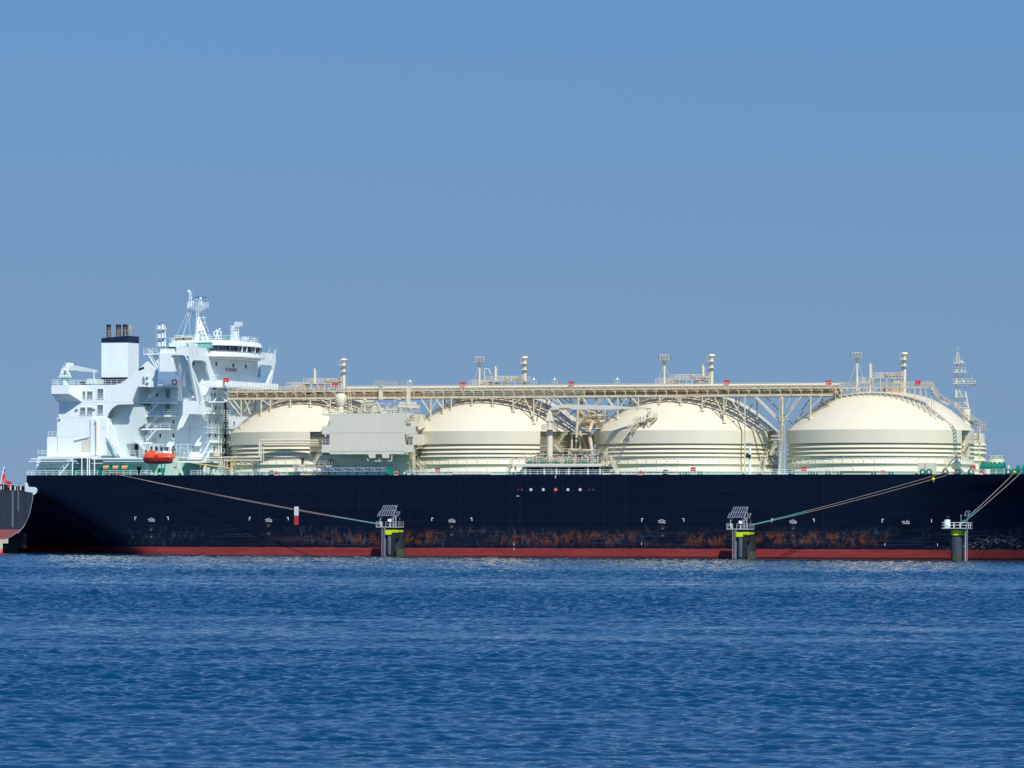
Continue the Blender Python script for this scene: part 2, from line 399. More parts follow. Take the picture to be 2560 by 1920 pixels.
# ================================================================ THE GAS TANKER
BM = 46.6; YC = 23.3; DK = 17.0
ship = thing('gas_tanker', (0, 0, 0), 'huge navy gas tanker with four cream dome tanks and white superstructure at its stern', 'ship')
XS = at('X', 67, 1200, 0)[0]
def hull_y(X, z):
    """inset of the near side from Y=0 at station X and height z"""
    y = 0.0
    if X < -70:                                     # stern run
        zk = max(0.2, min(13.6, 2.2 + (-88 - X) * .52)); sl = min(1.25, .35 + (-74 - X) * .035)
        if z < zk: y = (zk - z) * sl * min(1, (zk - z) / 1.6 + .3)
    if X > 72:                                      # bow flare
        zb = 17.0 if X > 94 else max(.5, 17 - (94 - X) * .76); tl = min(1.1, (X - 72) * .018)
        if z < zb: y = (zb - z) * tl * min(1, (zb - z) / 3 + .15)
        if X > 118: y += 23.2 * ((X - 118) / 57.0) ** 2.1
    return min(y, 23.2)
st = [XS, XS + .8, -109, -106, -103, -100, -96, -92, -88, -84, -80, -76, -72, -66, -50, -30, -10, 10, 30, 50, 66, 72, 76, 80, 84, 88, 92, 96, 100, 105, 110, 118, 126, 134, 142, 150, 158, 166, 175]
zs = [17.05, 16.2, 15, 14, 13, 12, 11, 10, 9, 8, 7, 6, 5, 4, 3, 2.3, 1.8, 1.3, .8, .3, -.3, -4]
hm = MB(); vs = []; k = len(zs)
def aft(X, z): return X - (.50 * hull_y(X, z) + (2.5 if z < 4 else max(0, 6.5 - z))) if X == XS else X
for X in st:
    for z in zs: vs.append((aft(X, z), hull_y(X, z), z))
    for z in reversed(zs): vs.append((aft(X, z), BM - hull_y(X, z), z))
fs = []
for i in range(len(st) - 1):
    for j in range(2 * k - 1): fs.append((i * 2 * k + j, i * 2 * k + j + 1, (i + 1) * 2 * k + j + 1, (i + 1) * 2 * k + j))
fs.append(tuple(range(2 * k))[::-1])
hm.add(vs, fs); hull = hm.build('hull', HULL, ship, smooth=40)
m = MB(); pl = [(X + (.1 if X == XS else 0), hull_y(X, 17) + .3) for X in st]; m.prismz(pl + [(x, BM - y) for x, y in reversed(pl)], 16.85, 16.95); m.build('deck', GRN, ship)
m = MB()
for a, b_ in zip(st, st[1:]):
    m.beam((a, hull_y(a, 17) + .1, 17.05), (b_, hull_y(b_, 17) + .1, 17.05), .3, .12)
m.build('gunwale', NV, ship)
# markings on the side
def mark(name, pts, mat):
    q = MB()
    for (x0, x1, z0, z1) in pts: q.box(x0, x1, -.03, .02, z0, z1)
    return q.build(name, mat, hull)
for px, l_, r_ in ((379, 337, 422), (672, 623, 722), (1130, 1079, 1181), (1655, 1604, 1711), (1983, 1929, 2037), (2263, 2205, 2322)):
    X, Z = at('X', px, 1302 + (px - 672) * .003, 0); yy = hull_y(X, Z) - .06
    text('tug_lettering', 'TUG', .80, (X, yy - (.3 if X > 72 else 0), Z), (R(90), 0, 0), WMK, hull, bold=.012)
    c = MB().box(X - .32, X + .32, yy - .02, yy + .02, Z + .42, Z + .52); c.build('marking', WMK, hull)
    for q, s_ in ((l_, 1), (r_, -1)):
        xx, zz = at('X', q, 1297 + (px - 672) * .003, 0); c = MB(); xa, xb = sorted((xx, xx + .42 * s_)); xc, xd = sorted((xx, xx + .14 * s_))
        yy2 = hull_y(xx, zz) - .05
        c.box(xa, xb, yy2 - .02, yy2 + .02, zz + .2, zz + .36); c.box(xc, xd, yy2 - .02, yy2 + .02, zz - .35, zz + .2)
        c.build('marking', WMK, hull)
for px, rr, mt in ((1328, .30, WMK), (1359, .30, WMK), (1390, .33, OMK), (1420.5, .30, WMK), (1451, .30, WMK), (1296, .12, RMK), (1305.5, .15, RMK), (1474, .14, RMK), (1484, .12, RMK)):
    X, Z = at('X', px, 1224, 0); q = MB(); q.tube((X, -.05, Z), (X, .02, Z), rr, 20); q.build('round_marking', mt, hull)
for fr, u, v, a, b_ in (('J', 379, 76, .08, .3), ('J', 52, 242, .3, .07)):
    X, Z = at(fr, u, v, 0); mark('marking', [(X - a, X + a, Z - b_, Z + b_)], WMK)
X, z0 = at('I', 350, 490, 0); _, zm = at('I', 350, 411, 0); _, z1 = at('I', 350, 334, 0)
mark('gauge_marking', [(X - .5, X + .5, zm, z1)], WMK); mark('gauge_marking', [(X - .5, X + .5, z0, zm)], material('red_gauge_paint', (.42, .03, .03), .5))
# mooring recesses of the tug points, draught dashes
for fr, us in (('H', [(1310, 597), (1310, 660)]), ('I', [(112, 495), (112, 565), (1693, 505), (1693, 572)]), ('J', [(1304, 517), (1304, 580)]), ('K', [(280, 568), (280, 630)])):
    for u, v in us:
        X, Z = at(fr, u, v, 0); q = MB(); q.lathe([(.0, 0), (.34, 0), (.40, .08), (.48, .08), (.5, 0)], (0, 0, 0), 18)
        q.v = [(X + a, hull_y(X, Z) - .02 - c, Z + b_) for a, b_, c in q.v]; q.build('recessed_bollard', BLK, hull)
        q = MB(); q.tube((X, hull_y(X, Z) - .1, Z - .1), (X, hull_y(X, Z), Z - .1), .11, 10); q.build('recessed_bollard_pin', REC, hull)
for fr, u, v in (('K', 1038, 710), ('K', 1438, 710), ('J', 1120, 655), ('J', 17, 660), ('J', 17, 700)):
    X, Z = at(fr, u, v, 0); yy = hull_y(X, Z); q = MB().box(X - .05, X + .05, yy - .06, yy, Z - .28, Z + .28); q.build('marking', WMK, hull)
# shell plate seams (fine raised welds)
q = MB()
for zz in (7.6, 10.6, 13.8):
    q.box(-84, 74, -.012, .01, zz - .03, zz + .03)
for i in range(14): q.box(-80 + i * 11.4 - .03, -80 + i * 11.4 + .03, -.012, .01, 2.2, 16.9)
q.build('weld_seams', material('navy_weld', (.0026, .007, .022), .5), hull)

# ---------------------------------------------------------------- cargo tanks
TKX = [at('X', c, 1077, YC)[0] for c in (804, 1251, 1718, 2203)]
RT = 19.5
dome = [(0, 34.45), (2.5, 34.42), (4.6, 34.36), (6.8, 34.05), (8.7, 33.6), (10.6, 33.0), (12.6, 31.95), (14.6, 30.65), (16.4, 29.2), (18.0, 27.75), (19.0, 26.8), (RT, 26.35)]
def cone(zt, zb, ri=.62): return [(RT - ri, zt), (RT, zb), (RT, zb - .03)]
low = []
for zt, zb in ((23.52, 22.72), (22.62, 21.82), (21.72, 20.98)): low += cone(zt, zb)
low += [(RT - .3, 20.9), (RT - .3, 20.25), (RT - .3, 20.2), (RT + .12, 19.45), (RT + .12, 19.38), (RT - .3, 19.3), (RT - .3, 18.6), (RT + .12, 17.9), (RT + .12, 17.8), (RT - .3, 17.75), (RT - .3, 16.9)]
for ti, X in enumerate(TKX):
    c = (X, YC, 0)
    m = MB(); m.lathe(dome, c, 128); tk = m.build('tank_dome', CR, ship, smooth=25)
    n0, n1 = ((16, 96), (47, 96), (80, 90), (76, 88))[ti]                # recess for stairs on the forward quarter
    m = MB(); m.lathe([(RT, 26.35), (RT, 23.62), (RT - .62, 23.55)], c, 110, n1, n0 + 360)
    m.lathe([(RT - .05, 26.33), (RT - 2.2, 26.32), (RT - 2.2, 20.9)], c, 24, n0, n1)
    for zz in (25.3, 24.4, 23.4, 22.3): m.lathe([(RT - 2.2, zz), (RT - 1.2, zz - .1), (RT - 2.2, zz - .2)], c, 24, n0, n1)
    for a in (n0, n1):
        t = R(a); m.beam((X + (RT - 2.2) * math.sin(t), YC - (RT - 2.2) * math.cos(t), 23.6), (X + (RT - .04) * math.sin(t), YC - (RT - .04) * math.cos(t), 23.6), .06, 5.3)
    m.build('tank_band', CR, tk, smooth=25)
    m = MB(); m.lathe(low[:9], c, 110, n1, n0 + 360); m.lathe(low[9:], c, 128); m.build('stringer_rings', CR, tk, smooth=25)
    m = MB()
    for zt, zb, st_ in ((20.2, 19.4, 6.5), (18.6, 17.85, 13)):                  # bracket ribs and lamps on the ring
        a = -64
        while a < 96:
            t = R(a); u = Vector((math.sin(t), -math.cos(t), 0)); p = Vector((X, YC, 0)) + u * (RT - .1)
            m.beam(p + Vector((0, 0, zb)), p + Vector((0, 0, zt)) + u * .12, .07, .35); a += st_ if a < 55 or zt < 20 else 3.0
    for zz in (20.6, 18.95):
        for a in range(-60, 96, 6):
            t = R(a); u = Vector((math.sin(t), -math.cos(t), 0)); m.ball(Vector((X, YC, zz)) + u * (RT - .22), .11, 6, 4)
    m.tube((X - RT * .5, YC - RT * .9, 21.3), (X - RT * .2, YC - RT * 1.0, 21.3), .05, 5)
    m.build('ring_brackets', CR, tk)
    # green skirt at the foot
    m = MB(); m.lathe([(RT + .6, 17.35), (RT + .6, 16.9)], c, 90); m.build('tank_foot', CR, tk, smooth=30)

# ---------------------------------------------------------------- superstructure: accommodation house
def pane(name, fr, u, v, hw, hh, Y=None, X=None, parent=None, mat=GLS, frame=True):
    """a window with its frame; hw, hh half sizes in metres"""
    q = MB(); f = MB()
    if X is None:
        x, z = at(fr, u, v, Y); q.box(x - hw, x + hw, Y - .05, Y + .04, z - hh, z + hh)
        for a in (-1, 1): f.box(x + a * (hw + .06) - .06, x + a * (hw + .06) + .06, Y - .08, Y + .04, z - hh - .12, z + hh + .12); f.box(x - hw, x + hw, Y - .08, Y + .04, z + a * (hh + .06) - .06, z + a * (hh + .06) + .06)
    else:
        y, z = ax(fr, u, v, X); q.box(X - .04, X + .05, y - hw, y + hw, z - hh, z + hh)
        for a in (-1, 1): f.box(X - .04, X + .08, y + a * (hw + .06) - .06, y + a * (hw + .06) + .06, z - hh - .12, z + hh + .12); f.box(X - .04, X + .08, y - hw, y + hw, z + a * (hh + .06) - .06, z + a * (hh + .06) + .06)
    o = q.build(name, mat, parent)
    if frame: f.build('window_frame', WH2, parent)
    return o
HX, HY0, HY1, HZ = -74.1, 11.5, 34.9, 42.3
m = MB(); m.prism([(-91, 16.9), (HX, 16.9), (HX, HZ), (-80.9, HZ), (-80.9, 36.8), (-91, 36.8)], HY0, HY1); house = m.build('accommodation_house', WH, ship)
m = MB()
for z in (20.3, 24.3, 27.3, 30.2, 33.0, 36.7, 39.6): m.box(-91 if z < 36 else -80.8, HX + .012, HY0 - .012, HY1, z - .03, z + .03)
m.box(-78.9, -78.8, HY0 - .15, HY0, 20, 28); m.build('wall_seams', GY, house)
for u, v in ((315, 278), (555, 670), (360, 868), (553, 868), (868, 470)): pane('window', 'C', u, v, .22, .42, Y=HY0, parent=house)
pane('window', 'B', 805, 1150, .28, .42, Y=HY0, parent=house)
for u, v in ((1115, 1157), (1350, 1180), (1523, 1195)): pane('window', 'B', u, v, .55, .42, X=HX, parent=house)
for u, v in ((1103, 280), (1150, 280), (1080, 470), (1163, 470), (1213, 475), (1072, 665), (1162, 665), (1070, 865), (1160, 865), (1220, 290), (1335, 490), (1445, 490), (1335, 680), (1428, 685), (1335, 880)): pane('window', 'C', u, v, .38, .45, X=HX, parent=house)
pane('window', 'C', 1140, 1065, .5, .5, X=HX, parent=house); pane('window', 'C', 1262, 1070, .5, .6, X=HX, parent=house)
q = MB(); x, z = at('C', 880, 1060, HY0); q.box(x - .85, x + .85, HY0 - .1, HY0 + .05, z - .6, z + .6); q.build('louvre', REC, house)
# doors opening on the galleries
for u, v in ((470, 260), (447, 1310), (470, 470)):
    x, z = at('C', u, v, HY0); q = MB().box(x - .5, x + .5, HY0 - .06, HY0 + .02, z - 1.0, z + 1.0); q.build('door', material('grey_green_door', (.16, .33, .32), .5), house)
Y_, Z_ = ax('B', 1322, 1243, HX); text('no_smoking_lettering', 'NO SMOKING', 1.0, (HX + .05, Y_, Z_), (R(90), 0, R(90)), PNK, house, bold=.015)
# front face ladders, platforms and cable runs
m = MB()
for v in (360, 550, 645, 745, 825, 965, 1115):
    p, q_ = Q3('C', 1050, v, HX + .9), Q3('C', 1385, v + 12, HX + .9)
    m.box(HX, HX + .8, p[1], q_[1], p[2] - .06, p[2] + .02); m.tube((HX + .8, p[1], p[2] + 1), (HX + .8, q_[1], p[2] + 1), .04, 4); m.tube((HX + .8, p[1], p[2] + .5), (HX + .8, q_[1], p[2] + .5), .03, 4)
    y = p[1]
    while y < q_[1]: m.tube((HX + .8, y, p[2]), (HX + .8, y, p[2] + 1), .035, 4); y += 1.5
m.build('front_catwalks', WH2, house)
m = MB()
for u in (1112, 1210, 1245): a, b_ = Q3('C', u, 330, HX + .5), Q3('C', u, 1180, HX + .5); m.tube(a, b_, .11 if u > 1200 else .05, 5)
m.build('downpipes', WH2, house)
m = MB(); a, b_ = Q3('C', 1316, 370, HX + .3), Q3('C', 1316, 1185, HX + .3); m.box(HX, HX + .35, a[1] - .2, a[1] + .2, b_[2], a[2]); m.build('dark_wall_strip', BLK, house)  # black strip standing proud of the front wall
m = MB(); a, b_ = Q3('C', 1110, 378, -71.5), Q3('C', 1335, 378, -71.5); m.beam(a, b_, 1.6, .25); c = Q3('C', 1205, 270, HX + .2); m.beam(Q3('C', 1140, 375, -72), c, .2, .2); m.beam(c, b_, .2, .3); m.build('boarding_platform', WH2, house)
# forward balcony with solid bulwark at the level of the pipe bridge
m = MB(); BX = -70.8
pl = [Q3('B', u, v, BX)[1] for u, v in ((900, 1440), (1800, 1480))]
zb = Q3('B', 1000, 1455, BX)[2]
plan = [(HX, 9.3), (BX - .8, 9.3), (BX, 10.3), (BX, 40.5), (BX - 1.5, 42), (HX, 42)]
m.prismz(plan, zb - .25, zb); m.build('balcony_deck', WH, house)
m = MB()
for a, b_ in zip(plan, plan[1:]): m.beam((*a, zb + .6), (*b_, zb + .6), .08, 1.25)
for i in range(20):
    y = 10.5 + i * 1.55; m.box(BX, BX + .12, y - .04, y + .04, zb, zb + 1.2)
m.build('balcony_bulwark', WH, house)
m = MB(); m.rail([(HX + .6, 11.6, 41.6 - 2.7), (HX + .6, 34.6, 41.6 - 2.7)], .9, 2.6, .035, 2); m.tube((HX + .5, 12, 36.9 + 1.8), (HX + .5, 30, 36.9 + 1.8), .07, 5)
for i in range(7): y = 12 + i * 1.6; m.path([(HX + .3, y, 36.2), (HX + .3, y + .4, 38), (HX + .3, y + 1.2, 38.2)], .05, 4)
m.build('front_rails', WH2, house)
# ---- bridge wings on slanted legs
WXA, WXB = -80.8, -74.0
def arc(cx, cz, rx, rz, a0, a1, n=6): return [(cx + rx * math.cos(R(a0 + (a1 - a0) * i / n)), cz + rz * math.sin(R(a0 + (a1 - a0) * i / n))) for i in range(n + 1)]
def wing(side):
    f = (lambda y: y) if side == 0 else (lambda y: BM - y)
    g = MB()
    # front plate: girder, knee at the house, slanted leg
    front = [(0, 44.4), (0, 42.6), (.75, 42.2), (2.2, 38.9)] + [(4.2, 35.8)] * 0 + [(6.0, 31.6), (8.3, 31.6), (4.1, 38.6)][0:0]
    pl_ = [(0.0, 44.45), (0.0, 42.6), (.5, 41.9), (6.9, 31.9), (8.6, 31.9), (8.75, 33.0), (2.6, 39.6)]
    pl_ = [(0, 44.45), (0, 42.5), (.35, 42.0), (4.6, 33.0), (4.6, 30.2), (7.6, 30.15), (9.0, 29.3), (HY0, 29.0), (HY0, 33.2), (8.6, 33.2), (7.9, 33.4), (5.6, 36.6), (3.1, 39.2)] + \
          arc(3.0, 40.4, 1.15, 1.3, 190, 90) + arc(7.6, 40.4, 2.1, 1.35, 90, 25) + [(10.3, 39.2), (HY0, 37.6), (HY0, 44.45)]
    g.prismx([(f(y), z) for y, z in pl_], WXB - .5, WXB - .02)
    o = g.build('wing_front_frame', WH, ship)
    g = MB(); g.box(WXA, WXB - .5, min(f(.3), f(HY0)), max(f(.3), f(HY0)), 42.55, 44.1); g.build('wing_girder', WH, o)
    # end plate
    e_ = [(WXA, 43.2), (WXA, 39.2), (WXA + 3.2, 39.2), (WXA + 3.1, 41.2)] + arc(WXA + 3.3, 42.3, .6, .45, 180, 90, 4) + arc(WXB - 1.6, 42.2, .9, .5, 90, 20, 4) + [(WXB - .52, 41.6), (WXB - .52, 44.4), (WXA + 3.9, 44.5), (WXA + 3.9, 43.2)]
    g = MB(); y0, y1 = sorted((f(0.02), f(.45))); g.prism([(x, z) for x, z in e_], y0, y1); g.build('wing_end_plate', WH, o)
    g = MB(); y0, y1 = sorted((f(.46), f(3.2))); g.box(WXA, WXA + 3.0, y0, y1, 39.25, 43); g.build('wing_locker', WH, o)
    g = MB(); y0, y1 = sorted((f(0), f(3.4))); g.box(WXA - .3, WXA + .4, y0, y1, 43.1, 43.3); g.build('wing_lip', WH, o)
    # deep foot bracket running aft below the leg
    g = MB(); y0, y1 = sorted((f(4.62), f(HY0))); g.box(WXB - 3.4, WXB - .52, y0, y1, 30.25, 33.1); g.build('leg_foot', WH, o)
    return o
w0 = wing(0); w1 = wing(1)
def slant(y_, pts):                       # plate leaning in from the wing tip to the foot
    out_ = []
    for u, v in pts:
        # plane through (Y=.5, z=42.4) and (Y=4.6, z=31.5)
        yy = 2.0
        for _ in range(6):
            X_, Z_ = at('X', u, v, yy); yy = .5 + (42.4 - Z_) * (5.8 / 10.9)
        out_.append((X_, yy, Z_))
    return out_
def plate(pts, t=.25):
    a = slant(0, pts); n_ = len(a); q = MB(); return q.add(a + [(x, y + t, z) for x, y, z in a], [tuple(range(n_)), tuple(range(n_, 2 * n_))[::-1]] + [(i, n_ + i, n_ + (i + 1) % n_, (i + 1) % n_) for i in range(n_)])
SP = lambda u, v: (50 + u / 2.886, 625 + v / 2.886)
q = plate([SP(*p) for p in ((1147, 756), (1200, 752), (1225, 800), (1262, 900), (1290, 985), (1190, 985), (1150, 960))])
for p in (((1147, 961), (1166, 961), (1166, 1090), (1140, 1090)), ((1166, 1066), (1310, 1066), (1310, 1090), (1166, 1090)), ((1190, 986), (1215, 986), (1262, 1030), (1262, 1062)), ((1262, 986), (1291, 986), (1310, 1064), (1262, 1064))): q.v and None; b2 = plate([SP(*c) for c in p]); q.add(b2.v, b2.f)
q.build('slanted_web', WH, w0)
m = MB(); m.box(WXA, WXB - .2, .3, HY0, 44.46, 44.5); m.box(WXA, WXB - .2, HY1, BM - .3, 44.46, 44.5); m.build('wing_deck', GRN, ship)
m = MB()
for y, s_ in ((1.8, 1), (4.0, 1), (44.0, -1)): m.beam((WXB + .01, y - .35 * s_, 44.2), (WXB + .01, y + .35 * s_, 42.6), .06, .22)
m.build('leg_stiffeners', GY, w0)
# tip details: lamp brackets on the far tip
m = MB()
for y in (45.5, 42.6, 46.4): m.tube((WXB, y, 44.5), (WXB, y + .4, 45.2), .06, 5); m.lathe([(.05, 0), (.32, .2), (.32, .3), (0, .3)], (WXB, y + .5, 45.1), 8)
m.build('searchlight', LAMP, w1)
# life-raft house / locker on the near wing
m = MB(); a = at('B', 465, 870, 3)[0]; b_ = at('B', 700, 870, 3)[0]; zt = at('B', 500, 868, 3)[1]
m.box(a, b_, 3, 9, 43.0, zt); m.build('wing_house', WH, w0)
m = MB(); m.rail([(a, 3.1, zt), (a + 1.6, 3.1, zt)], 1.0, .8, .05, 2); m.rail([(a, 3.1, zt), (a, 8.9, zt)], 1.0, 1.5, .05, 2); m.build('railing', WH2, w0)
# name board
x0, z0 = at('B', 560, 830, 3.0); x1, z1 = at('B', 782, 797, 3.0); m = MB(); m.box(x0, x1, 2.75, 2.85, z0, z1); nb = m.build('name_board', material('black_name_board', (.010, .012, .010), .4), w0)
m = MB(); m.tube((x0 + .3, 3, zt), (x0 + .3, 3, z1 + .2), .05, 4); m.tube((x1 - .3, 3, zt), (x1 - .3, 3, z1 + .2), .05, 4); m.beam((x0, 2.8, z1 + .12), (x1 + .4, 2.8, z1 + .12), .3, .14); m.build('board_posts', WH2, w0)
text('name_lettering', 'MARVEL  HERON', .62, ((x0 + x1) / 2, 2.72, (z0 + z1) / 2), (R(90), 0, 0), material('gold_lettering', (.62, .50, .22), .5), nb, bold=.015, sx=.83)
q = MB(); a = at('B', 562, 935, 0); q.tube((a[0], -.05, a[1] - .2), (a[0], -.05, a[1] + .25), .12, 6); q.build('fire_extinguisher', PNK, w0)
# ---- wheelhouse
front = [(-74.4, 10.9), (-72.6, 11.6), (-71.0, 14.2), (-70.4, 17.4), (-70.1, 24), (-70.6, 29.2), (-71.8, 33.0), (-74.4, 35.4)]
back = [(-82.5, 35.4), (-82.5, 10.9)]
def off(pts, d): return [(x + (d if x > -80 else -d * .3), y + (d * .5 if y > 23 else -d * .5)) for x, y in pts]
m = MB(); m.prismz(front + back, 42.35, 43.8); wheel = m.build('wheelhouse', WH, ship)
m = MB(); m.prismz(off(front + back, 1.0), 42.75, 43.1); m.build('wheelhouse_walkway', WH, wheel)
m = MB(); wp = off(front, .9); m.rail([(x, y, 43.1) for x, y in wp], .8, 1.3, .026, 2); m.build('walkway_rail', WH2, wheel)
m = MB(); m.prismz(off(front + back, -.12), 43.8, 45.15); m.build('bridge_window_band', GLS, wheel)
m = MB()
for a, b_ in zip(front, front[1:] + []):
    ln = math.dist(a, b_); k_ = max(1, round(ln / 2.6))
    for i in range(k_ + 1):
        x, y = a[0] + (b_[0] - a[0]) * i / k_, a[1] + (b_[1] - a[1]) * i / k_; m.beam((x + .05, y, 43.9), (x + .25, y, 45.15), .2, .2)
for i in range(4): m.beam((-81.5 + i * 2.2, 10.88, 43.9), (-81.5 + i * 2.2, 10.85, 45.15), .3, .3)
m.build('window_mullions', WH2, wheel)
m = MB(); rf = off(front + back, .5); top = off(front + back, .0)
n_ = len(rf); m.add([(x, y, 45.15) for x, y in rf] + [(x, y, 45.35) for x, y in rf] + [(x, y, 46.2) for x, y in top], [tuple(range(n_))[::-1], tuple(range(2 * n_, 3 * n_))] + [(i, (i + 1) % n_, n_ + (i + 1) % n_, n_ + i) for i in range(n_)] + [(n_ + i, n_ + (i + 1) % n_, 2 * n_ + (i + 1) % n_, 2 * n_ + i) for i in range(n_)])
m.build('wheelhouse_roof', WH, wheel)
m = MB(); m.rail([(x, y, 46.2) for x, y in off(front + back, -.4)] + [(front[0][0], front[0][1] + .4, 46.2)], 1.15, 1.6, .045, 3); m.build('roof_railing', WH2, wheel)
# aft canopy by the mast, its green light put into the teal colour
m = MB(); a = at('B', 760, 870, 9.5); b_ = at('B', 1025, 870, 9.5); m.box(a[0], b_[0], 9.5, 12.5, 44.5, 45.6); m.build('canopy', material('pale_teal_canopy', (.22, .50, .47), .5), wheel)
m = MB(); m.box(a[0] - .4, b_[0] + .2, 9.3, 12.6, 45.65, 46.1); m.build('canopy_roof', WH, wheel)
# ---- main mast
m = MB(); mz = 46.2
def PB(u, v, Y=YC): return P3('B', u, v, Y)
bl, br, tp = PB(850, 840, 21.5), PB(1010, 840, 21.5), PB(872, 430)
bl2 = PB(930, 840, 26)
for a, b_, r0, r1 in ((PB(862, 840), PB(872, 430), .34, .22), (PB(1008, 838), PB(880, 520), .22, .16), (PB(940, 838, 26), PB(876, 520), .16, .12), (PB(828, 838, 20), PB(866, 640), .12, .1)): m.tube(a, b_, r0, 8, r1)
for v, du in ((560, 14), (620, 36), (690, 62), (740, 82), (790, 104)): m.tube(PB(868, v), PB(884 + du * .9, v), .08, 5)
m.tube(PB(870, 790), PB(930, 690), .08, 5); m.tube(PB(880, 700), PB(905, 600), .08, 5); m.tube(PB(880, 700), PB(978, 760), .08, 5)
m.ladder(PB(845, 838, 21), PB(862, 440, 21)); mast = m.build('signal_mast', WH2, ship, smooth=40)
m = MB(); c = PB(888, 660); m.lathe([(0, 1.0), (.5, .85), (.75, .4), (.78, -.5), (.6, -.75), (0, -.75)], c, 16); m.build('satellite_dome', WH2, mast, smooth=50)
m = MB(); c = PB(880, 380)
m.add([(c[0] - 1.6, 20.9, c[2] + .1), (c[0] + 1.2, 20.9, c[2] + .1), (c[0] + 1.2, 25.6, c[2] + .1), (c[0] - 1.6, 25.6, c[2] + .1), (c[0] - .5, 22.8, c[2] - .8), (c[0] + .3, 22.8, c[2] - .8), (c[0] + .3, 23.8, c[2] - .8), (c[0] - .5, 23.8, c[2] - .8)], [(0, 3, 2, 1), (4, 5, 6, 7), (0, 1, 5, 4), (1, 2, 6, 5), (2, 3, 7, 6), (3, 0, 4, 7)])
d_ = PB(740, 385); m.box(d_[0], c[0], 22.6, 24, d_[2] - .1, d_[2] + .12); m.build('mast_platform', WH2, mast)
m = MB(); m.rail([(d_[0], 22.6, d_[2]), (c[0] - 1.6, 22.6, d_[2])], 1.0, .7, .04, 3); m.rail([(c[0] - 1.6, 20.9, c[2] + .1), (c[0] + 1.2, 20.9, c[2] + .1), (c[0] + 1.2, 25.6, c[2] + .1)], 1.0, .7, .04, 3); m.build('mast_rail', WH2, mast)
m = MB()
for du, dw in ((-18, -6), (28, 8)): m.tube(PB(758 + du, 385), PB(758 + dw, 150), .08, 5)
for v in (160, 205, 250, 300, 345): m.tube(PB(745 - (v - 160) * .03, v), PB(768 + (v - 160) * .09, v), .05, 4)
m.tube(PB(752, 180), PB(752, 128), .05, 4); m.box(*sorted((PB(728, 160)[0], PB(745, 160)[0])), 23.1, 23.5, PB(0, 172)[2], PB(0, 148)[2]); m.tube(PB(745, 175), PB(800, 178), .05, 4); m.tube(PB(760, 235), PB(795, 240), .05, 4); m.ball(PB(805, 303), .2); m.tube(PB(805, 303), PB(805, 360), .05, 4)
m.build('aft_topmast', WH2, mast)
m = MB()
for u in (876, 938): m.tube(PB(u, 378), PB(897 + (u - 907) * .3, 262), .08, 5)
m.tube(PB(880, 345), PB(925, 300), .05, 4); m.tube(PB(925, 345), PB(888, 300), .05, 4); m.ball(PB(905, 252), .28); m.build('fore_topmast', WH2, mast)
m = MB(); c = PB(905, 237); m.beam((c[0] - 1.35, YC, c[2]), (c[0] + 1.45, YC, c[2] - .02), .2, .16); m.build('radar_scanner', BLUE, mast)
m = MB(); c = PB(848, 271); m.beam((c[0] - .3, YC, c[2]), (c[0] + .3, YC, c[2]), .15, .1)
for v, r_ in ((515, 970), (585, 960), (648, 962)): m.tube(PB(890, v), PB(r_, v + 4), .06, 4); m.tube(PB(r_ - 4, v), PB(r_ - 4, v + 40), .03, 4)
m.build('signal_yards', WH2, mast)
m = MB()
for u0, v0, u1, v1 in ((740, 400, 560, 790), (745, 400, 655, 790), (750, 520, 757, 790), (790, 420, 655, 780), (905, 430, 1040, 790), (935, 500, 1010, 700)): m.tube(PB(u0, v0, 22), PB(u1, v1, 20), .022, 4)
m.build('halyards', WH2, mast)
# radar mast, domes and column on the wheelhouse roof
m = MB(); b0 = PB(1130, 842, 22)
m.tube(PB(1105, 842, 22), PB(1125, 765, 22), .12, 6); m.tube(PB(1165, 842, 22), PB(1142, 765, 22), .12, 6); m.tube(PB(1133, 770, 22), PB(1133, 700, 22), .18, 8)
for a, b_ in (((1082, 715), (1190, 715)), ((1082, 715), (1090, 765)), ((1190, 715), (1180, 765)), ((1090, 765), (1180, 765))): m.tube(PB(*a, 22), PB(*b_, 22), .09, 5)
m.ball(PB(1163, 682, 22), .24); m.ball(PB(1124, 697, 22), .22); m.tube(PB(1163, 690, 22), PB(1163, 720, 22), .05, 4); m.build('antenna_frame', WH2, wheel)
m = MB(); m.tube(PB(1385, 842, 21), PB(1392, 630, 21), .32, 8); m.tube(PB(1415, 842, 21), PB(1430, 640, 21), .1, 6)
for v in (640, 680, 720, 760, 800): m.tube(PB(1325, v, 20), PB(1440, v, 20), .05, 4)
for u in (1322, 1345, 1365): m.tube(PB(u, 842, 20), PB(u, 625, 20), .06, 4)
for v in (660, 740, 800): m.beam(PB(1330, v + 25, 20.5), PB(1372, v - 15, 20.5), .4, .3)
c = PB(1420, 625, 21); m.lathe([(0, 0), (.5, 0), (1.05, .18), (1.05, .22), (0, .22)], (c[0], 21, c[2] - .35), 14)
m.build('radar_column', WH2, wheel)
m = MB(); c = PB(1428, 605, 21)
for dz in (-.2, .06, .34): m.beam((c[0] - .95, 21, c[2] + dz), (c[0] + .95, 21, c[2] + dz - .02), .3, .12)
m.build('lamp_rack', WH2, wheel)
for u, v in ((1500, 800), (1530, 800), (1560, 800), (1600, 850)):
    m = MB(); m.tube(PB(u, 842, 30), PB(u, v, 30), .07, 5); m.ball(PB(u, v, 30), .16); m.build('deck_light', WH2, wheel)
m = MB(); m.box(*sorted((PB(1253, 790, 20)[0], PB(1300, 790, 20)[0])), 19.6, 20, PB(0, 835, 20)[2], PB(0, 792, 20)[2]); m.build('green_locker', GRN2, wheel)
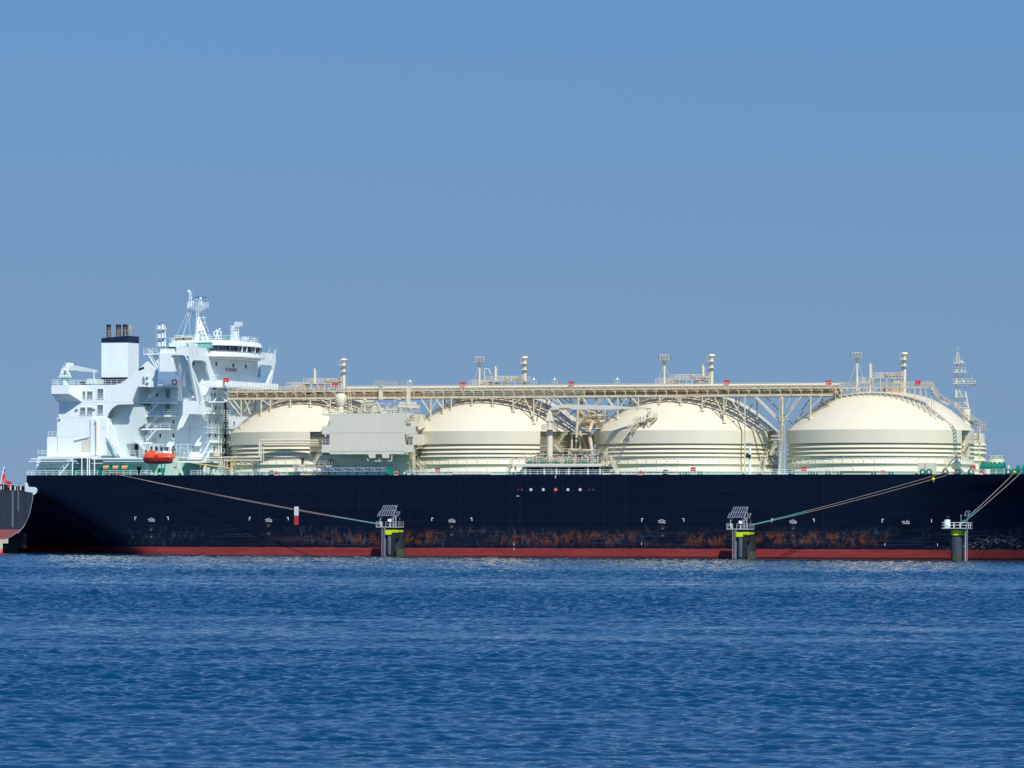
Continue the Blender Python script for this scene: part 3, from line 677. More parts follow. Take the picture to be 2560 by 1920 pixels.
# navigation light stack aft of the wing
ls = MB(); c = lambda u, v: P3('B', u, v, 8)
for u in (318, 420): ls.tube(c(u, 1000 if u > 400 else 900), c(u - (10 if u > 400 else 0), 630), .07, 5)
ls.tube(c(426, 1000), c(405, 820), .1, 5)
for v in (680, 797, 915):
    a, b_ = c(312, v), c(424, v); ls.box(a[0], b_[0], 7.3, 8.6, a[2] - .05, a[2] + .08); ls.rail([(a[0], 7.3, a[2]), (b_[0], 7.3, a[2])], .8, .55, .04, 2)
ls.ladder(c(395, 1000), c(395, 640)); ls.build('navigation_light_stack', WH2, ship)
for v in (680, 797, 915):
    for u, dv in ((337, 58), (379, 78)):
        q = MB(); a = c(u, v); b_ = c(u, v - dv); q.tube(a, b_, .16, 8); o = q.build('navigation_lamp', WH2, ship); q = MB(); d_ = c(u, v - dv - 14); q.tube(b_, d_, .19, 8); q.build('lamp_cap', BLK, o)

# ---------------------------------------------------------------- engine casing, aft of the house
YA = 4.0
cas = [(278, 1143), (278, 1462), (800, 1462), (782, 1360), (757, 1270), (726, 1195), (690, 1142), (703, 1108), (728, 1070), (757, 1046), (782, 1033), (905, 1030), (900, 1004), (922, 945), (947, 885), (1110, 885), (1110, 756), (1028, 676), (1004, 690), (950, 750), (905, 786), (868, 812), (835, 838), (805, 856), (780, 864), (750, 868), (440, 872), (440, 1013), (295, 1013), (295, 1143)]
m = MB(); m.prism(poly('A', cas, YA), YA, YA + .5); casing = m.build('casing_side_plate', WH, ship)
def bx(fr, u0, v0, u1, v1, y0, y1, yr=None):
    yr = y0 if yr is None else yr
    xa, za = at(fr, u0, v1, yr); xb, zb_ = at(fr, u1, v0, yr); return xa, xb, y0, y1, za, zb_
m = MB(); m.box(*bx('A', 282, 1146, 690, 1455, YA + .51, 42.6, YA)); m.build('casing_lower_block', WH, ship)
m = MB(); m.box(*bx('A', 299, 880, 900, 1143, YA + 3.2, 42.6, YA)); m.build('casing_upper_block', WH, ship)
m = MB(); m.box(*bx('A', 193, 1300, 281, 1462, YA, 42.6)); m.build('casing_aft_block', WH, ship)
xa, za = at('A', 232, 873, 1.0); xb, _ = at('A', 440, 873, 1.0); _, zb_ = at('A', 232, 945, 1.0); _, zc = at('A', 300, 1013, YA); xi = at('A', 378, 945, 1.0)[0]
m = MB(); m.add([(xa, 1, za), (xi, 1, za), (xi, 1, zb_), (xa, 1, zb_), (xa, YA, za), (xb, YA, za), (xb, YA, zc), (xa, YA, zc)], [(0, 3, 2, 1), (3, 7, 6, 2), (1, 2, 6, 5), (0, 1, 5, 4), (0, 4, 7, 3), (4, 5, 6, 7)])
m.box(xa, xb, YA, 42, zc, za - .01); m.build('crane_sponson', WH, ship)
m = MB(); m.box(xa + .1, xi, 1.1, YA, za, za + .05); m.box(xa + .1, at('A', 780, 868, YA)[0], YA + .002, 42, za, za + .05); m.build('casing_top_deck', GRN, ship)
# openings in the casing side: flat panes with recess shade painted in
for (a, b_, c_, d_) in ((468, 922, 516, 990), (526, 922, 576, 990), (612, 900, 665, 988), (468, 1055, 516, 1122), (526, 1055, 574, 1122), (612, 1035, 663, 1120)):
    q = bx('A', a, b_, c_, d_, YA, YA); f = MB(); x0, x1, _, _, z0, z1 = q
    f.box(x0, x1, YA - .02, YA + .02, z0, z1); o = f.build('opening_shade_pane', material('painted_recess_shade', (.14, .18, .20), .7), casing)
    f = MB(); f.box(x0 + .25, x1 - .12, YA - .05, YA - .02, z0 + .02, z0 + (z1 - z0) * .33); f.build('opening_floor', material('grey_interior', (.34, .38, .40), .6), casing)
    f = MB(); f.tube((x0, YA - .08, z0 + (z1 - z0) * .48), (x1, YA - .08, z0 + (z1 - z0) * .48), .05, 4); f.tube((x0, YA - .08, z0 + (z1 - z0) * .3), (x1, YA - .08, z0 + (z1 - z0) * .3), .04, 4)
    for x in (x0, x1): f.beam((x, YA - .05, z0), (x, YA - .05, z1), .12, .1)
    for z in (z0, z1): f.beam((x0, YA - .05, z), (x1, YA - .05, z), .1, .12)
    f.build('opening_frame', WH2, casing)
# seams, vent pipe, louvres, small boxes
m = MB(); a = at('A', 680, 880, YA); b_ = at('A', 680, 1135, YA); m.box(a[0] - .03, a[0] + .03, YA - .02, YA, b_[1], a[1])
for (u0, v0, u1, v1) in ((440, 1013, 680, 1013), (680, 1013, 900, 1013), (295, 1143, 690, 1143)): a = at('A', u0, v0, YA); b_ = at('A', u1, v1, YA); m.box(a[0], b_[0], YA - .02, YA, a[1] - .03, a[1] + .03)
a = at('A', 282, 1300, YA); b_ = at('A', 545, 1300, YA); m.box(a[0], b_[0], YA - .015, YA, a[1] - .03, a[1] + .03)
a = at('A', 551, 1146, YA); b_ = at('A', 551, 1450, YA); m.box(a[0] - .04, a[0] + .04, YA - .1, YA, b_[1], a[1]); m.build('casing_seams', GY, casing)
m = MB(); m.box(*bx('A', 556, 1146, 690, 1455, YA - .35, YA)); m.build('stair_trunk', WH, casing)
m = MB(); m.path([P3('A', 592, 1160, YA - .8), P3('A', 604, 1172, YA - .8), P3('A', 604, 1448, YA - .8)], .19, 8); m.build('vent_pipe', CR, casing)
q = MB(); q.box(*bx('A', 478, 1325, 548, 1422, YA - .1, YA)); lv = q.build('louvre', material('beige_louvre', (.60, .58, .50), .7), casing)
q = MB(); a = P3('A', 420, 1330, YA - .15); b_ = P3('A', 545, 1303, YA - .15); q.beam(a, b_, .3, .12); q.build('rain_gutter', GY, casing)
for u, v in ((443, 1070), (586, 1068), (668, 1225), (300, 1150), (1030, 805), (1030, 850)):
    q = MB(); a = P3('A', u, v, YA); q.beam((a[0] - .25, YA - .2, a[2]), (a[0] + .3, YA - .2, a[2] + .02), .4, .22); q.tube((a[0], YA - .2, a[2]), (a[0], YA - .2, a[2] + .5), .07, 5); q.build('floodlight', GY, casing)
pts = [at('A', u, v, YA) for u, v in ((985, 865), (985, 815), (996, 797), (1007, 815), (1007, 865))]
q = MB(); q.prism(pts, YA - .03, YA); q.build('arched_doorway', material('doorway_shade_paint', (.20, .28, .33), .6), casing)  # flat pane, the doorway's shade is its grey-blue colour
q = MB(); a = P3('A', 957, 742, YA - .1); b_ = P3('A', 1000, 725, YA - .1); q.beam(a, b_, .08, .35); q.build('dark_plaque', BLK, casing)
# curved grey air intake standing in the arch
iy = YA + 3.0
m = MB(); m.prism(poly('A', [(660, 1462), (690, 1100), (725, 1060), (780, 1033), (965, 1031), (992, 1040), (1003, 1060), (1005, 1190), (948, 1235), (946, 1345), (850, 1360), (850, 1462)], iy), iy, 11.4)
m.build('air_intake_trunk', GY, ship, smooth=40)
m = MB(); m.prism(poly('A', [(625, 1330), (690, 1305), (740, 1330), (770, 1462), (640, 1462), (655, 1400)], YA + 1), YA - .3, YA + 3); m.build('sheltered_stairwell', material('pale_green_shelter', (.42, .60, .55), .5), ship)
m = MB(); m.stair(P3('A', 780, 1450, YA - .6), P3('A', 700, 1305, YA - .6), 1.0); m.build('casing_stair', WH2, casing)
# funnel
FX0, FX1 = at('A', 648, 600, 15.0)[0], at('A', 868, 600, 15.0)[0]
fz0 = at('A', 700, 832, 15)[1]; fz1 = at('A', 868, 462, 15)[1]; fzl = at('A', 648, 482, 15)[1]; zs1 = at('A', 700, 520, 15)[1]; zs0 = at('A', 700, 808, 15)[1]
FY0, FY1 = 15.0, 15.0 + (at('A', 953, 600, 15)[0] - FX1) * math.cos(TH) / math.sin(TH + R(3))
def fbox(zb, zt, zt2=None, g=0):
    zt2 = zt if zt2 is None else zt2; q = MB()
    return q.add([(FX0 - g, FY0 - g, zb), (FX1 + g, FY0 - g, zb), (FX1 + g, FY1 + g, zb), (FX0 - g, FY1 + g, zb), (FX0 - g, FY0 - g, zt2), (FX1 + g, FY0 - g, zt), (FX1 + g, FY1 + g, zt), (FX0 - g, FY1 + g, zt2)], [(0, 3, 2, 1), (4, 5, 6, 7), (0, 1, 5, 4), (1, 2, 6, 5), (2, 3, 7, 6), (3, 0, 4, 7)])
funnel = fbox(zs0, zs1).build('funnel', WH, ship)
fbox(zs1 + .001, fz1, fzl, .03).build('funnel_top_band', NV, funnel); fbox(fz0 - 2.4, zs0 - .001, None, .03).build('funnel_base_band', NV, funnel)
for u0, u1, v1, mt in ((691, 727, 370, SOOT), (769, 811, 371, SOOT), (826, 862, 369, SOOT), (864, 903, 374, STL)):
    yy = 18; a = at('A', u0, v1, yy); b_ = at('A', u1, v1, yy); r_ = (b_[0] - a[0]) / 2 * .95; c_ = (a[0] + b_[0]) / 2
    q = MB(); q.lathe([(r_, fzl - .6), (r_, a[1]), (r_ - .08, a[1]), (r_ - .08, a[1] - .8), (0, a[1] - .8)], (c_, yy, 0), 16); q.build('exhaust_pipe', mt, funnel, smooth=40)
    q = MB(); q.lathe([(r_ + .01, a[1] - .55), (r_ + .01, a[1] + .02), (r_ - .1, a[1] + .02)], (c_, yy, 0), 16)
    if mt is SOOT: q.build('soot_rim', BLK, funnel, smooth=40)
m = MB(); zr = at('A', 680, 425, 15)[1]
m.rail([(FX0 + .6, 15.3, zr - 1.3), (FX1 + .3, 15.3, zr - 1.1), (FX1 + .3, FY1, zr - 1.1)], 1.25, 1.0, .06, 1); m.tube((FX0 + .1, 15.2, fzl), (FX0 + .9, 15.3, zr), .05, 4); m.tube((FX1 - 1, 15.3, fz1), (FX1 + .5, 15.3, zr - .8), .05, 4); m.build('funnel_top_rail', STL, funnel)
# aft provision crane
cr = MB(); YK = 5.5
a = P3('A', 349, 868, YK); b_ = P3('A', 349, 812, YK); cr.tube((a[0], YK, za), b_, .72, 14)
crane = cr.build('aft_crane_pedestal', WH, ship, smooth=40)
pl_ = poly('A', [(303, 808), (392, 808), (384, 760), (405, 715), (402, 690), (375, 688), (330, 735), (322, 770)], YK); m = MB(); m.prism(pl_, YK - .8, YK + .8); m.build('crane_tower', WH2, crane)
pl_ = poly('A', [(385, 705), (425, 708), (612, 748), (612, 767), (450, 755), (385, 752)], YK); m = MB(); m.prism(pl_, YK - .4, YK + .4); m.build('crane_jib', GY, crane)
m = MB(); m.box(*bx('A', 335, 750, 356, 782, YK - .9, YK - .75)); m.build('crane_window', REC, crane)
m = MB(); m.rail([P3('A', 303, 808, YK - 1), P3('A', 393, 808, YK - 1)], 1.0, .7, .04, 2); m.rail([P3('A', 330, 738, YK - 1), P3('A', 352, 715, YK - 1)], .9, .7, .04, 2); m.beam(P3('A', 300, 808, YK), P3('A', 395, 808, YK), 2.2, .12)
m.box(*bx('A', 385, 738, 455, 752, YK - .5, YK - .4)); m.tube(P3('A', 380, 700, YK), P3('A', 380, 686, YK), .3, 6); m.build('crane_fittings', GY, crane)
m = MB(); a = P3('A', 582, 868, 4.5); m.tube((a[0] - .5, 4.5, a[2]), P3('A', 584, 815, 4.5), .08, 5); m.tube((a[0] + .6, 4.5, a[2]), P3('A', 586, 815, 4.5), .08, 5); m.tube(P3('A', 585, 820, 4.5), P3('A', 585, 762, 4.5), .12, 6); m.beam(P3('A', 575, 765, 4.5), P3('A', 597, 765, 4.5), .3, .15); m.build('jib_rest', WH2, ship)
m = MB(); m.prism(poly('A', [(512, 862), (530, 818), (616, 822), (616, 862)], 9), 9, 12); m.build('vent_hood', material('cream_vent_hood', (.70, .72, .64), .5), ship)
m = MB(); m.box(*bx('A', 470, 842, 558, 866, 11, 13)); m.box(*bx('A', 625, 832, 800, 866, 12.5, 14.5)); m.build('top_deck_machinery', NV, ship)
# ---- railings of the aft decks
m = MB(); zt = za
m.rail([(xa, 12, zt), (xa, 1.1, zt), (xi, 1.1, zt), (xb, YA, zt), (at('A', 870, 868, YA)[0], YA, zt)], 1.15, 1.35, .045, 3)
m.rail([P3('A', 286, 1142, YA), P3('A', 385, 1142, YA)], 1.1, 1.2, .04, 3); m.rail([P3('A', 204, 1298, YA), P3('A', 275, 1298, YA)], 1.1, 1.1, .04, 3); m.rail([P3('A', 118, 1452, YA), P3('A', 190, 1452, YA)], 1.0, 1.0, .04, 3)
m.rail([P3('A', 415, 1450, 1.5), P3('A', 560, 1450, 1.5)], .9, 1.2, .04, 2); m.rail([P3('A', 800, 1455, 1.5), P3('A', 1000, 1455, 1.5)], 1.1, 1.2, .04, 3); m.rail([P3('A', 1028, 1443, 1.5), P3('A', 1075, 1443, 1.5)], 1, 1.2, .04, 2)
m.build('railing', WH2, ship)
m = MB(); a = P3('A', 330, 1135, YA + 1); m.tube(a, (a[0], a[1], a[2] + .9), .3, 8); m.ball((a[0], a[1], a[2] + 1.2), .5); m.build('vent_head', WH2, ship)
# ---- galleries and stairs on the house side
GY0 = 7.6
for i, (fr, u0, u1, v) in enumerate((('C', 20, 600, 145), ('C', -30, 520, 385), ('C', 70, 500, 575), ('C', -20, 455, 768), ('C', -150, 195, 965))):
    a = P3(fr, u0, v, GY0); b_ = P3(fr, u1, v, GY0); m = MB(); m.box(a[0], b_[0], GY0, HY0 + .1, a[2] - .28, a[2] + .08); g = m.build('gallery', WH, ship)
    m = MB(); m.rail([(a[0], GY0 + .05, a[2] + .08), (b_[0], GY0 + .05, a[2] + .08), (b_[0], HY0, a[2] + .08)], 1.1, 1.45, .045, 3); m.build('gallery_rail', WH2, g)
m = MB()
for (u0, v0, u1, v1) in ((170, 370, 380, 150), (190, 560, 340, 395), (170, 755, 320, 590), (170, 945, 320, 780)): m.stair(P3('C', u0, v0, GY0 + .6), P3('C', u1, v1, GY0 + .6), 1.1)
m.stair(P3('B', 300, 1220, 8), P3('B', 190, 1020, 8), 1.1); m.stair(P3('B', 585, 1310, 8), P3('B', 500, 1190, 8), 1.1); m.stair(P3('C', 150, 1080, 3), P3('C', 10, 935, 3), 1.1)
m.build('outside_stairs', WH2, ship)
m = MB(); a = P3('B', 110, 1018, 7.5); b_ = P3('B', 300, 1018, 7.5); m.box(a[0], b_[0], 7.5, 11, a[2] - .25, a[2]); pf = m.build('upper_platform', WH, ship)
m = MB(); m.rail([(a[0], 7.6, a[2]), (b_[0], 7.6, a[2])], 1.1, 1.1, .04, 3); m.build('platform_rail', WH2, pf)
m = MB(); a = P3('B', 135, 1120, 9); m.prism(poly('B', [(215, 1025), (300, 1025), (320, 1180)], 9), 9, 9.3); m.build('stair_bracket', WH, pf)
# ---- mooring deck shelter: roof slab, louvres, pillars
a = at('A', 100, 1462, 1.5); b_ = at('A', 1010, 1462, 1.5); zr = a[1]
m = MB(); m.box(a[0], at('A', 415, 1470, 1.5)[0], 2.5, 42, zr - .3, zr - .05); m.box(at('A', 415, 1470, 1.2)[0], at('A', 600, 1470, 1.2)[0], 1.0, 11.4, zr - .45, zr); m.box(at('A', 600, 1470, 1.2)[0], b_[0], 4.2, 11.4, zr - .45, zr - .01); m.build('shelter_roof', WH, ship)
m = MB()
for (u0, u1, v, y, t_) in ((60, 440, 1483, 1.4, .22), (40, 440, 1504, 1.2, .16), (95, 450, 1521, 1.6, .16), (108, 400, 1553, 3.0, .25), (108, 400, 1577, 3.0, .18), (560, 1000, 1482, .9, .3), (660, 1000, 1504, .8, .16), (560, 1000, 1520, 1.2, .12)):
    p, q_ = P3('A', u0, v, y), P3('A', u1, v, y); m.box(p[0], q_[0], y, y + .8, p[2] - t_ / 2, p[2] + t_ / 2)
m.build('shelter_slats', WH2, ship)
m = MB(); m.box(*bx('A', 105, 1478, 405, 1625, 5, 12)); m.build('steering_gear_house', WH, ship)
m = MB(); m.box(*bx('A', 405, 1462, 1010, 1625, 9.0, 12)); m.build('mooring_deck_bulkhead', WH, ship)
m = MB(); zt = at('A', 500, 1475, 1)[1]
for u in (405, 482, 528, 545, 587): a = at('A', u, 1500, 1.0)[0]; m.tube((a, 1.0, 17), (a, 1.0, zt), .13, 6)
m.stair(P3('A', 300, 1622, 2), P3('A', 418, 1475, 2), 1.0); m.build('shelter_pillars', WH2, ship)
m = MB()
for i in range(26):
    u = random.uniform(115, 395); v = random.uniform(1540, 1610); p = P3('A', u, v, 4.5); m.path([p, (p[0] + random.uniform(-.6, .6), 4.5, p[2] + random.uniform(-.5, .5)), (p[0] + random.uniform(-.8, .8), 4.6, 17.1)], .06, 5)
for u, v in ((205, 1555), (300, 1555), (180, 1580)): p = P3('A', u, v, 4.2); m.ball(p, .42, 8, 5)
m.build('vent_heads_and_pipes', WH2, ship)
m = MB(); m.box(*bx('A', 940, 1548, 972, 1600, 8.9, 9.02)); m.build('dark_doorway', BLK, ship)
def winch(u, v, n=1, copper=True, scale=.8, fr='A', Y=1.5):
    p = P3(fr, u, v, Y); g = MB(); r_ = .75 * scale
    for dx in (-.75, .75): g.tube((p[0] + dx, Y, p[2]), (p[0] + dx + .12, Y, p[2]), r_ * 1.35, 14)
    g.box(p[0] - 1.2, p[0] + 1.2, Y - .6, Y + .6, 16.95, p[2] - r_); g.box(p[0] + .9, p[0] + 1.5, Y - .5, Y + .4, 16.95, p[2] + .3); o = g.build('mooring_winch', GRN2, ship)
    g = MB(); g.tube((p[0] - .74, Y, p[2]), (p[0] + .74, Y, p[2]), r_, 14); g.build('rope_drum', COP if copper else GRN2, o, smooth=40); return o
for u in (690, 770, 845): winch(u, 1560)
q = MB(); p = P3('A', 650, 1565, 2.6); q.tube((p[0], 2.6, 16.9), (p[0], 2.6, p[2] + .3), .32, 10); q.build('blue_drum', material('blue_drum_paint', (.02, .12, .55), .4), ship)
for u, v in ((430, 1595), (1060, 0)):
    if u < 1000: p = P3('A', u, v, 3); q = MB(); q.tube((p[0], 3, 16.95), (p[0], 3, p[2] + .3), .55, 12); q.ball((p[0], 3, p[2] + .3), .55, 12, 5); q.build('green_vent', GRN2, ship)
def fairlead(x, y=.25, r_=.62):
    g = MB(); n_ = 16; ri = r_ * .55
    o_ = [(x - r_, 17.0)] + [(x + r_ * math.cos(R(180 - 180 * i / n_)), 17.0 + r_ * .95 + r_ * math.sin(R(180 * i / n_))) for i in range(n_ + 1)] + [(x + r_, 17.0)]
    c_ = (x, 17.0 + r_ * .95)
    out_ = [(x + r_ * 1.0 * math.cos(R(360 * i / 24)), max(17.0, c_[1] + r_ * math.sin(R(360 * i / 24)))) for i in range(24)]
    inn = [(x + ri * math.cos(R(360 * i / 24)), c_[1] + ri * math.sin(R(360 * i / 24))) for i in range(24)]
    for i in range(24):
        j = (i + 1) % 24; g.add([(out_[i][0], y, out_[i][1]), (out_[j][0], y, out_[j][1]), (inn[j][0], y, inn[j][1]), (inn[i][0], y, inn[i][1]), (out_[i][0], y + .5, out_[i][1]), (out_[j][0], y + .5, out_[j][1]), (inn[j][0], y + .5, inn[j][1]), (inn[i][0], y + .5, inn[i][1])], [(0, 1, 2, 3), (7, 6, 5, 4), (0, 4, 5, 1), (3, 2, 6, 7)])
    g.box(x - r_, x + r_, y, y + .5, 16.95, 17.25); return g.build('fairlead', GRN2, ship)
for fr, us, v in (('A', (612, 705, 770), 1610), ('D', (527,), 1345), ('F', (918,), 1285), ('G', (67, 1278, 1337, 1487, 1602, 1723, 2064), 1225), ('Q', (2020, 2165), 640)):
    for u in us: fairlead(at(fr, u, v, .3)[0])

# ---------------------------------------------------------------- pipe bridge over the tanks
NY, FYB = 10.7, 18.5; BX0, BX1 = -69.6, 66.6; ZB = 33.6
def domez(x, y):
    for X in TKX:
        r_ = math.hypot(x - X, y - YC)
        if r_ < RT:
            for (ra, za_), (rb, zb2) in zip(dome, dome[1:]):
                if ra <= r_ <= rb: return za_ + (zb2 - za_) * (r_ - ra) / (rb - ra)
    return 17.0
m = MB()
for y in (NY, FYB):
    m.beam((BX0, y, ZB), (BX1, y, ZB), .32, .46); m.beam((BX0, y, ZB + 1.45), (BX1, y, ZB + 1.45), .18, .22)
x = BX0
while x <= BX1:
    m.beam((x, NY, ZB - .05), (x, FYB, ZB - .05), .2, .25); m.beam((x, NY, ZB + 1.4), (x, FYB, ZB + 1.4), .14, .16)
    for y in (NY, FYB): m.beam((x, y, ZB), (x, y, ZB + 1.45), .12, .12)
    m.beam((x - .75, NY - .06, ZB + 1.5), (x, NY - .02, ZB + .75), .1, .1); x += 2.27
bridge = m.build('pipe_bridge', CRS, ship)
m = MB(); m.box(BX0, BX1, NY + .2, NY + 1.5, ZB + 1.56, ZB + 1.62); m.box(BX0, BX1, FYB - 1.5, FYB - .2, ZB + 1.56, ZB + 1.62); m.build('bridge_walkway', CRS, bridge)
m = MB()
for y in (NY, FYB): m.rail([(BX0, y, ZB + 1.5), (BX1, y, ZB + 1.5)], 1.08, 1.13, .048, 2)
m.build('bridge_railing', CR, bridge)
for (y, z, r_, x0, x1, mt) in ((NY + .7, .78, .33, -24.4, 11.2, CR), (NY + .9, .62, .2, BX0, -25, PIPE), (12.6, .55, .24, BX0, BX1, PIPE), (13.4, 1.0, .16, BX0, BX1, RUSTY), (14.2, .6, .3, BX0, BX1, PIPE), (15.2, 1.05, .2, BX0, BX1, RUSTY), (16.2, .5, .22, BX0, BX1, PIPE), (17.2, 1.0, .26, BX0, BX1, CR), (13, 2.15, .2, -26, BX1, CR), (15.6, 2.25, .26, -44, BX1, CR), (14.3, 1.9, .13, BX0, BX1, PIPE), (12.0, 1.15, .1, BX0, BX1, RUSTY), (NY + .3, 1.2, .09, 12, BX1, CRS)):
    q = MB(); q.tube((x0, y, ZB + z), (x1, y, ZB + z), r_, 10)
    if r_ > .3:
        for xx in range(int(x0) + 2, int(x1), 2): q.tube((xx, y, ZB + z), (xx + .1, y, ZB + z), r_ + .05, 10)
        q.tube((x1, y, ZB + z), (x1 + .6, y + .2, ZB + z - .5), r_, 8)
    q.build('cargo_pipe', mt, bridge, smooth=40)
m = MB()
for i in range(420):
    x = random.uniform(BX0 + .5, BX1 - .5) if i % 3 else random.uniform(BX0, -48); y = random.uniform(11, 18); z = ZB + random.uniform(.15, 1.5)
    k_ = random.random()
    if k_ < .45: m.tube((x, y, z), (x, y, z + random.uniform(.3, .9)), random.uniform(.04, .1), 5)
    elif k_ < .8: m.tube((x, y, z), (x + random.uniform(.6, 2.5), y, z), random.uniform(.05, .13), 5)
    else: m.box(x, x + random.uniform(.15, .45), y, y + .3, z, z + random.uniform(.15, .4))
m.build('valves_and_brackets', RUSTY, bridge)
# legs down to the domes
LEG = []
for fr, us in (('D', (195, 415, 520, 740, 960, 1180)), ('E', (248, 378, 466, 685, 905, 1122, 1342)), ('F', (432, 645, 862, 1078, 1298, 1518, 1735)), ('G', (250,))):
    for u in us: LEG.append(at(fr, u, 510, NY)[0])
m = MB()
for x in LEG:
    for y in (NY, FYB):
        z = domez(x, y); m.tube((x, y, ZB), (x, y, z - .1), .16, 8)
        m.lathe([(.5, -.1), (.42, .18), (0, .2)], (x, y, z), 10)
m.build('bridge_leg', CRS, bridge)
m = MB()
for fr, lst in (('D', ((40, 520, 195, 710), (100, 520, 190, 640), (420, 520, 520, 600), (640, 520, 530, 590), (1075, 515, 1180, 600), (230, 520, 300, 690), (300, 520, 240, 660), (720, 520, 545, 580))),
                ('E', ((140, 530, 245, 700), (285, 520, 380, 650), (345, 520, 260, 640), (1225, 520, 1130, 600), (1235, 520, 1340, 720), (1400, 530, 1350, 650), (1440, 520, 1395, 700), (1470, 530, 1800, 815), (1520, 530, 1640, 600), (1560, 720, 1700, 620), (1650, 640, 1800, 820), (1580, 520, 1700, 690), (1860, 520, 1930, 640), (2090, 520, 2010, 620), (2110, 520, 2190, 640))),
                ('F', ((310, 490, 385, 590), (280, 490, 180, 600), (535, 490, 465, 600), (555, 490, 645, 580), (940, 490, 865, 535), (975, 490, 1075, 535), (1385, 490, 1300, 570), (1418, 490, 1515, 685), (1555, 490, 1525, 650), (1600, 540, 1735, 745), (1690, 560, 1640, 640), (1830, 495, 2100, 775), (1850, 495, 2095, 740), (2212, 640, 2120, 760))),
                ('G', ((165, 520, 8, 740), (365, 515, 258, 620), (60, 540, 25, 620), (130, 540, 60, 640)))):
    for u0, v0, u1, v1 in lst:
        a = P3(fr, u0, v0, NY); b_ = P3(fr, u1, v1, NY); m.tube(a, b_, .13, 6)
        if (u0 + u1) % 2 < 1 or fr == 'D': m.tube((a[0], FYB, a[2]), (b_[0], FYB, b_[2]), .13, 6)
m.build('bridge_braces', CRS, bridge)
m = MB()
for i in range(34):
    u = random.uniform(120, 480); v0 = 520; v1 = random.uniform(540, 760 - max(0, u - 200) * .75); y = random.uniform(11, 19); m.tube(P3('D', u, v0, y), P3('D', u + random.uniform(-60, 60), v1, y), .075, 5)
m.build('aft_truss_tower', CRS, bridge)
# towers between the tanks
m = MB(); m.tube(P3('E', 1820, 520, 9), P3('E', 1790, 1080, 9), .28, 8); m.tube(P3('F', 2112, 500, 9.5), P3('F', 2112, 900, 9.5), .34, 8); m.tube(P3('F', 2112, 900, 9.5), P3('F', 2085, 1290, 9.5), .3, 8); m.tube(P3('E', 1835, 880, 8), P3('E', 1835, 1080, 8), .25, 6); m.tube(P3('E', 1750, 880, 7), P3('E', 1745, 1080, 7), .22, 6)
for (u0, v0, u1, v1) in ((1840, 900, 1900, 1070), (1830, 910, 1790, 1050), (1850, 910, 1740, 905)): m.tube(P3('E', u0, v0, 8), P3('E', u1, v1, 8), .12, 6)
m.ladder(P3('F', 2125, 1280, 9), P3('F', 2125, 760, 9), .6); m.ladder(P3('F', 2100, 760, 9), P3('F', 2100, 510, 9), .5); m.build('bridge_tower', CRS, bridge)
# cargo pipes climbing between second and third tank
m = MB(); m.path([P3('E', 1850, 520, 12), P3('E', 1850, 690, 12), P3('E', 1900, 730, 12), P3('E', 2080, 720, 13)], .42, 10); m.path([P3('E', 1960, 1090, 6), P3('E', 1935, 930, 7), P3('E', 1935, 880, 8), P3('E', 1965, 790, 9), P3('E', 2060, 785, 12)], .42, 10); m.path([P3('O', 1060, 360, 5), P3('O', 1062, 295, 5), P3('O', 1260, 292, 5)], .26, 10); m.path([P3('O', 1290, 300, 5), P3('O', 1430, 300, 5), P3('O', 1445, 380, 5)], .24, 10); m.path([P3('P', 850, 690, 9), P3('P', 1000, 720, 9), P3('P', 1060, 790, 9), P3('P', 1210, 795, 9), P3('P', 1210, 670, 9)], .2, 8)
m.build('cross_pipes', PIPE, ship, smooth=45)
m = MB(); m.beam(P3('P', 560, 1140, 10), P3('P', 850, 1140, 10), 2, .25); m.beam(P3('P', 740, 890, 11), P3('P', 1010, 930, 11), 2, .3)
for i in range(120):
    u = random.uniform(680, 1200); v = random.uniform(680, 1040); a = P3('P', u, v, random.uniform(10, 16)); k_ = random.random()
    if k_ < .5: m.tube(a, (a[0], a[1], a[2] + random.uniform(.5, 2)), .07, 5)
    else: m.tube(a, (a[0] + random.uniform(.6, 2.2), a[1], a[2]), random.uniform(.06, .22), 6)
for i in range(7): m.rail([P3('P', 700 + i * 60, 1000 - i * 22, 9.5), P3('P', 760 + i * 60, 1000 - i * 22, 9.5)], .9, .8, .04, 2)
m.beam(P3('P', 720, 960, 9), P3('P', 930, 700, 9), .9, .12); m.build('pipe_platforms', CRS, ship)
m = MB(); m.box(*bx('P', 780, 780, 1000, 1060, 15, 16)); m.box(*bx('P', 690, 1150, 960, 1500, 19, 20)); m.build('dark_valve_house', RUSTY, ship)
# ---------------------------------------------------------------- equipment on the dome tops
def vent_mast(fr, u, vt, vb, sc):
    x, zt = at(fr, u, vt, 22.0); zb_ = 33.6; m = MB(); r_ = .36
    m.tube((x, 22, zb_), (x, 22, zt - .9), r_, 12); m.lathe([(r_, -1.0), (.5, -.75), (.8, -.42), (.62, -.12), (0, 0)], (x, 22, zt), 14)
    for dz in (1.7, 3.0): m.lathe([(r_, 0), (.95, .02), (.95, .05), (r_, .05)], (x, 22, zt - dz), 12)
    m.tube((x - 1.0, 22, zt - 3.1), (x - 1.0, 22, zt - .6), .05, 4); m.tube((x - 1.0, 22, zt - .6), (x - .6, 22, zt - .5), .05, 4)
    for dx in (-.55, -.42): m.tube((x + dx, 21.8, zb_), (x + dx, 21.8, zt - 1), .06, 5)
    return m.build('vent_mast', CR, ship, smooth=40)
def small_vent(fr, u, vt):
    x, zt = at(fr, u, vt, 21.0); m = MB(); m.tube((x, 21, 33.8), (x, 21, zt), .27, 10)
    for i in range(5): m.box(x + .2, x + .6, 20.9, 21.1, zt - .6 - i * .55, zt - .5 - i * .55)
    m.tube((x, 21, zt), (x - .15, 21, zt + .15), .2, 8); return m.build('small_vent', CR, ship, smooth=40)
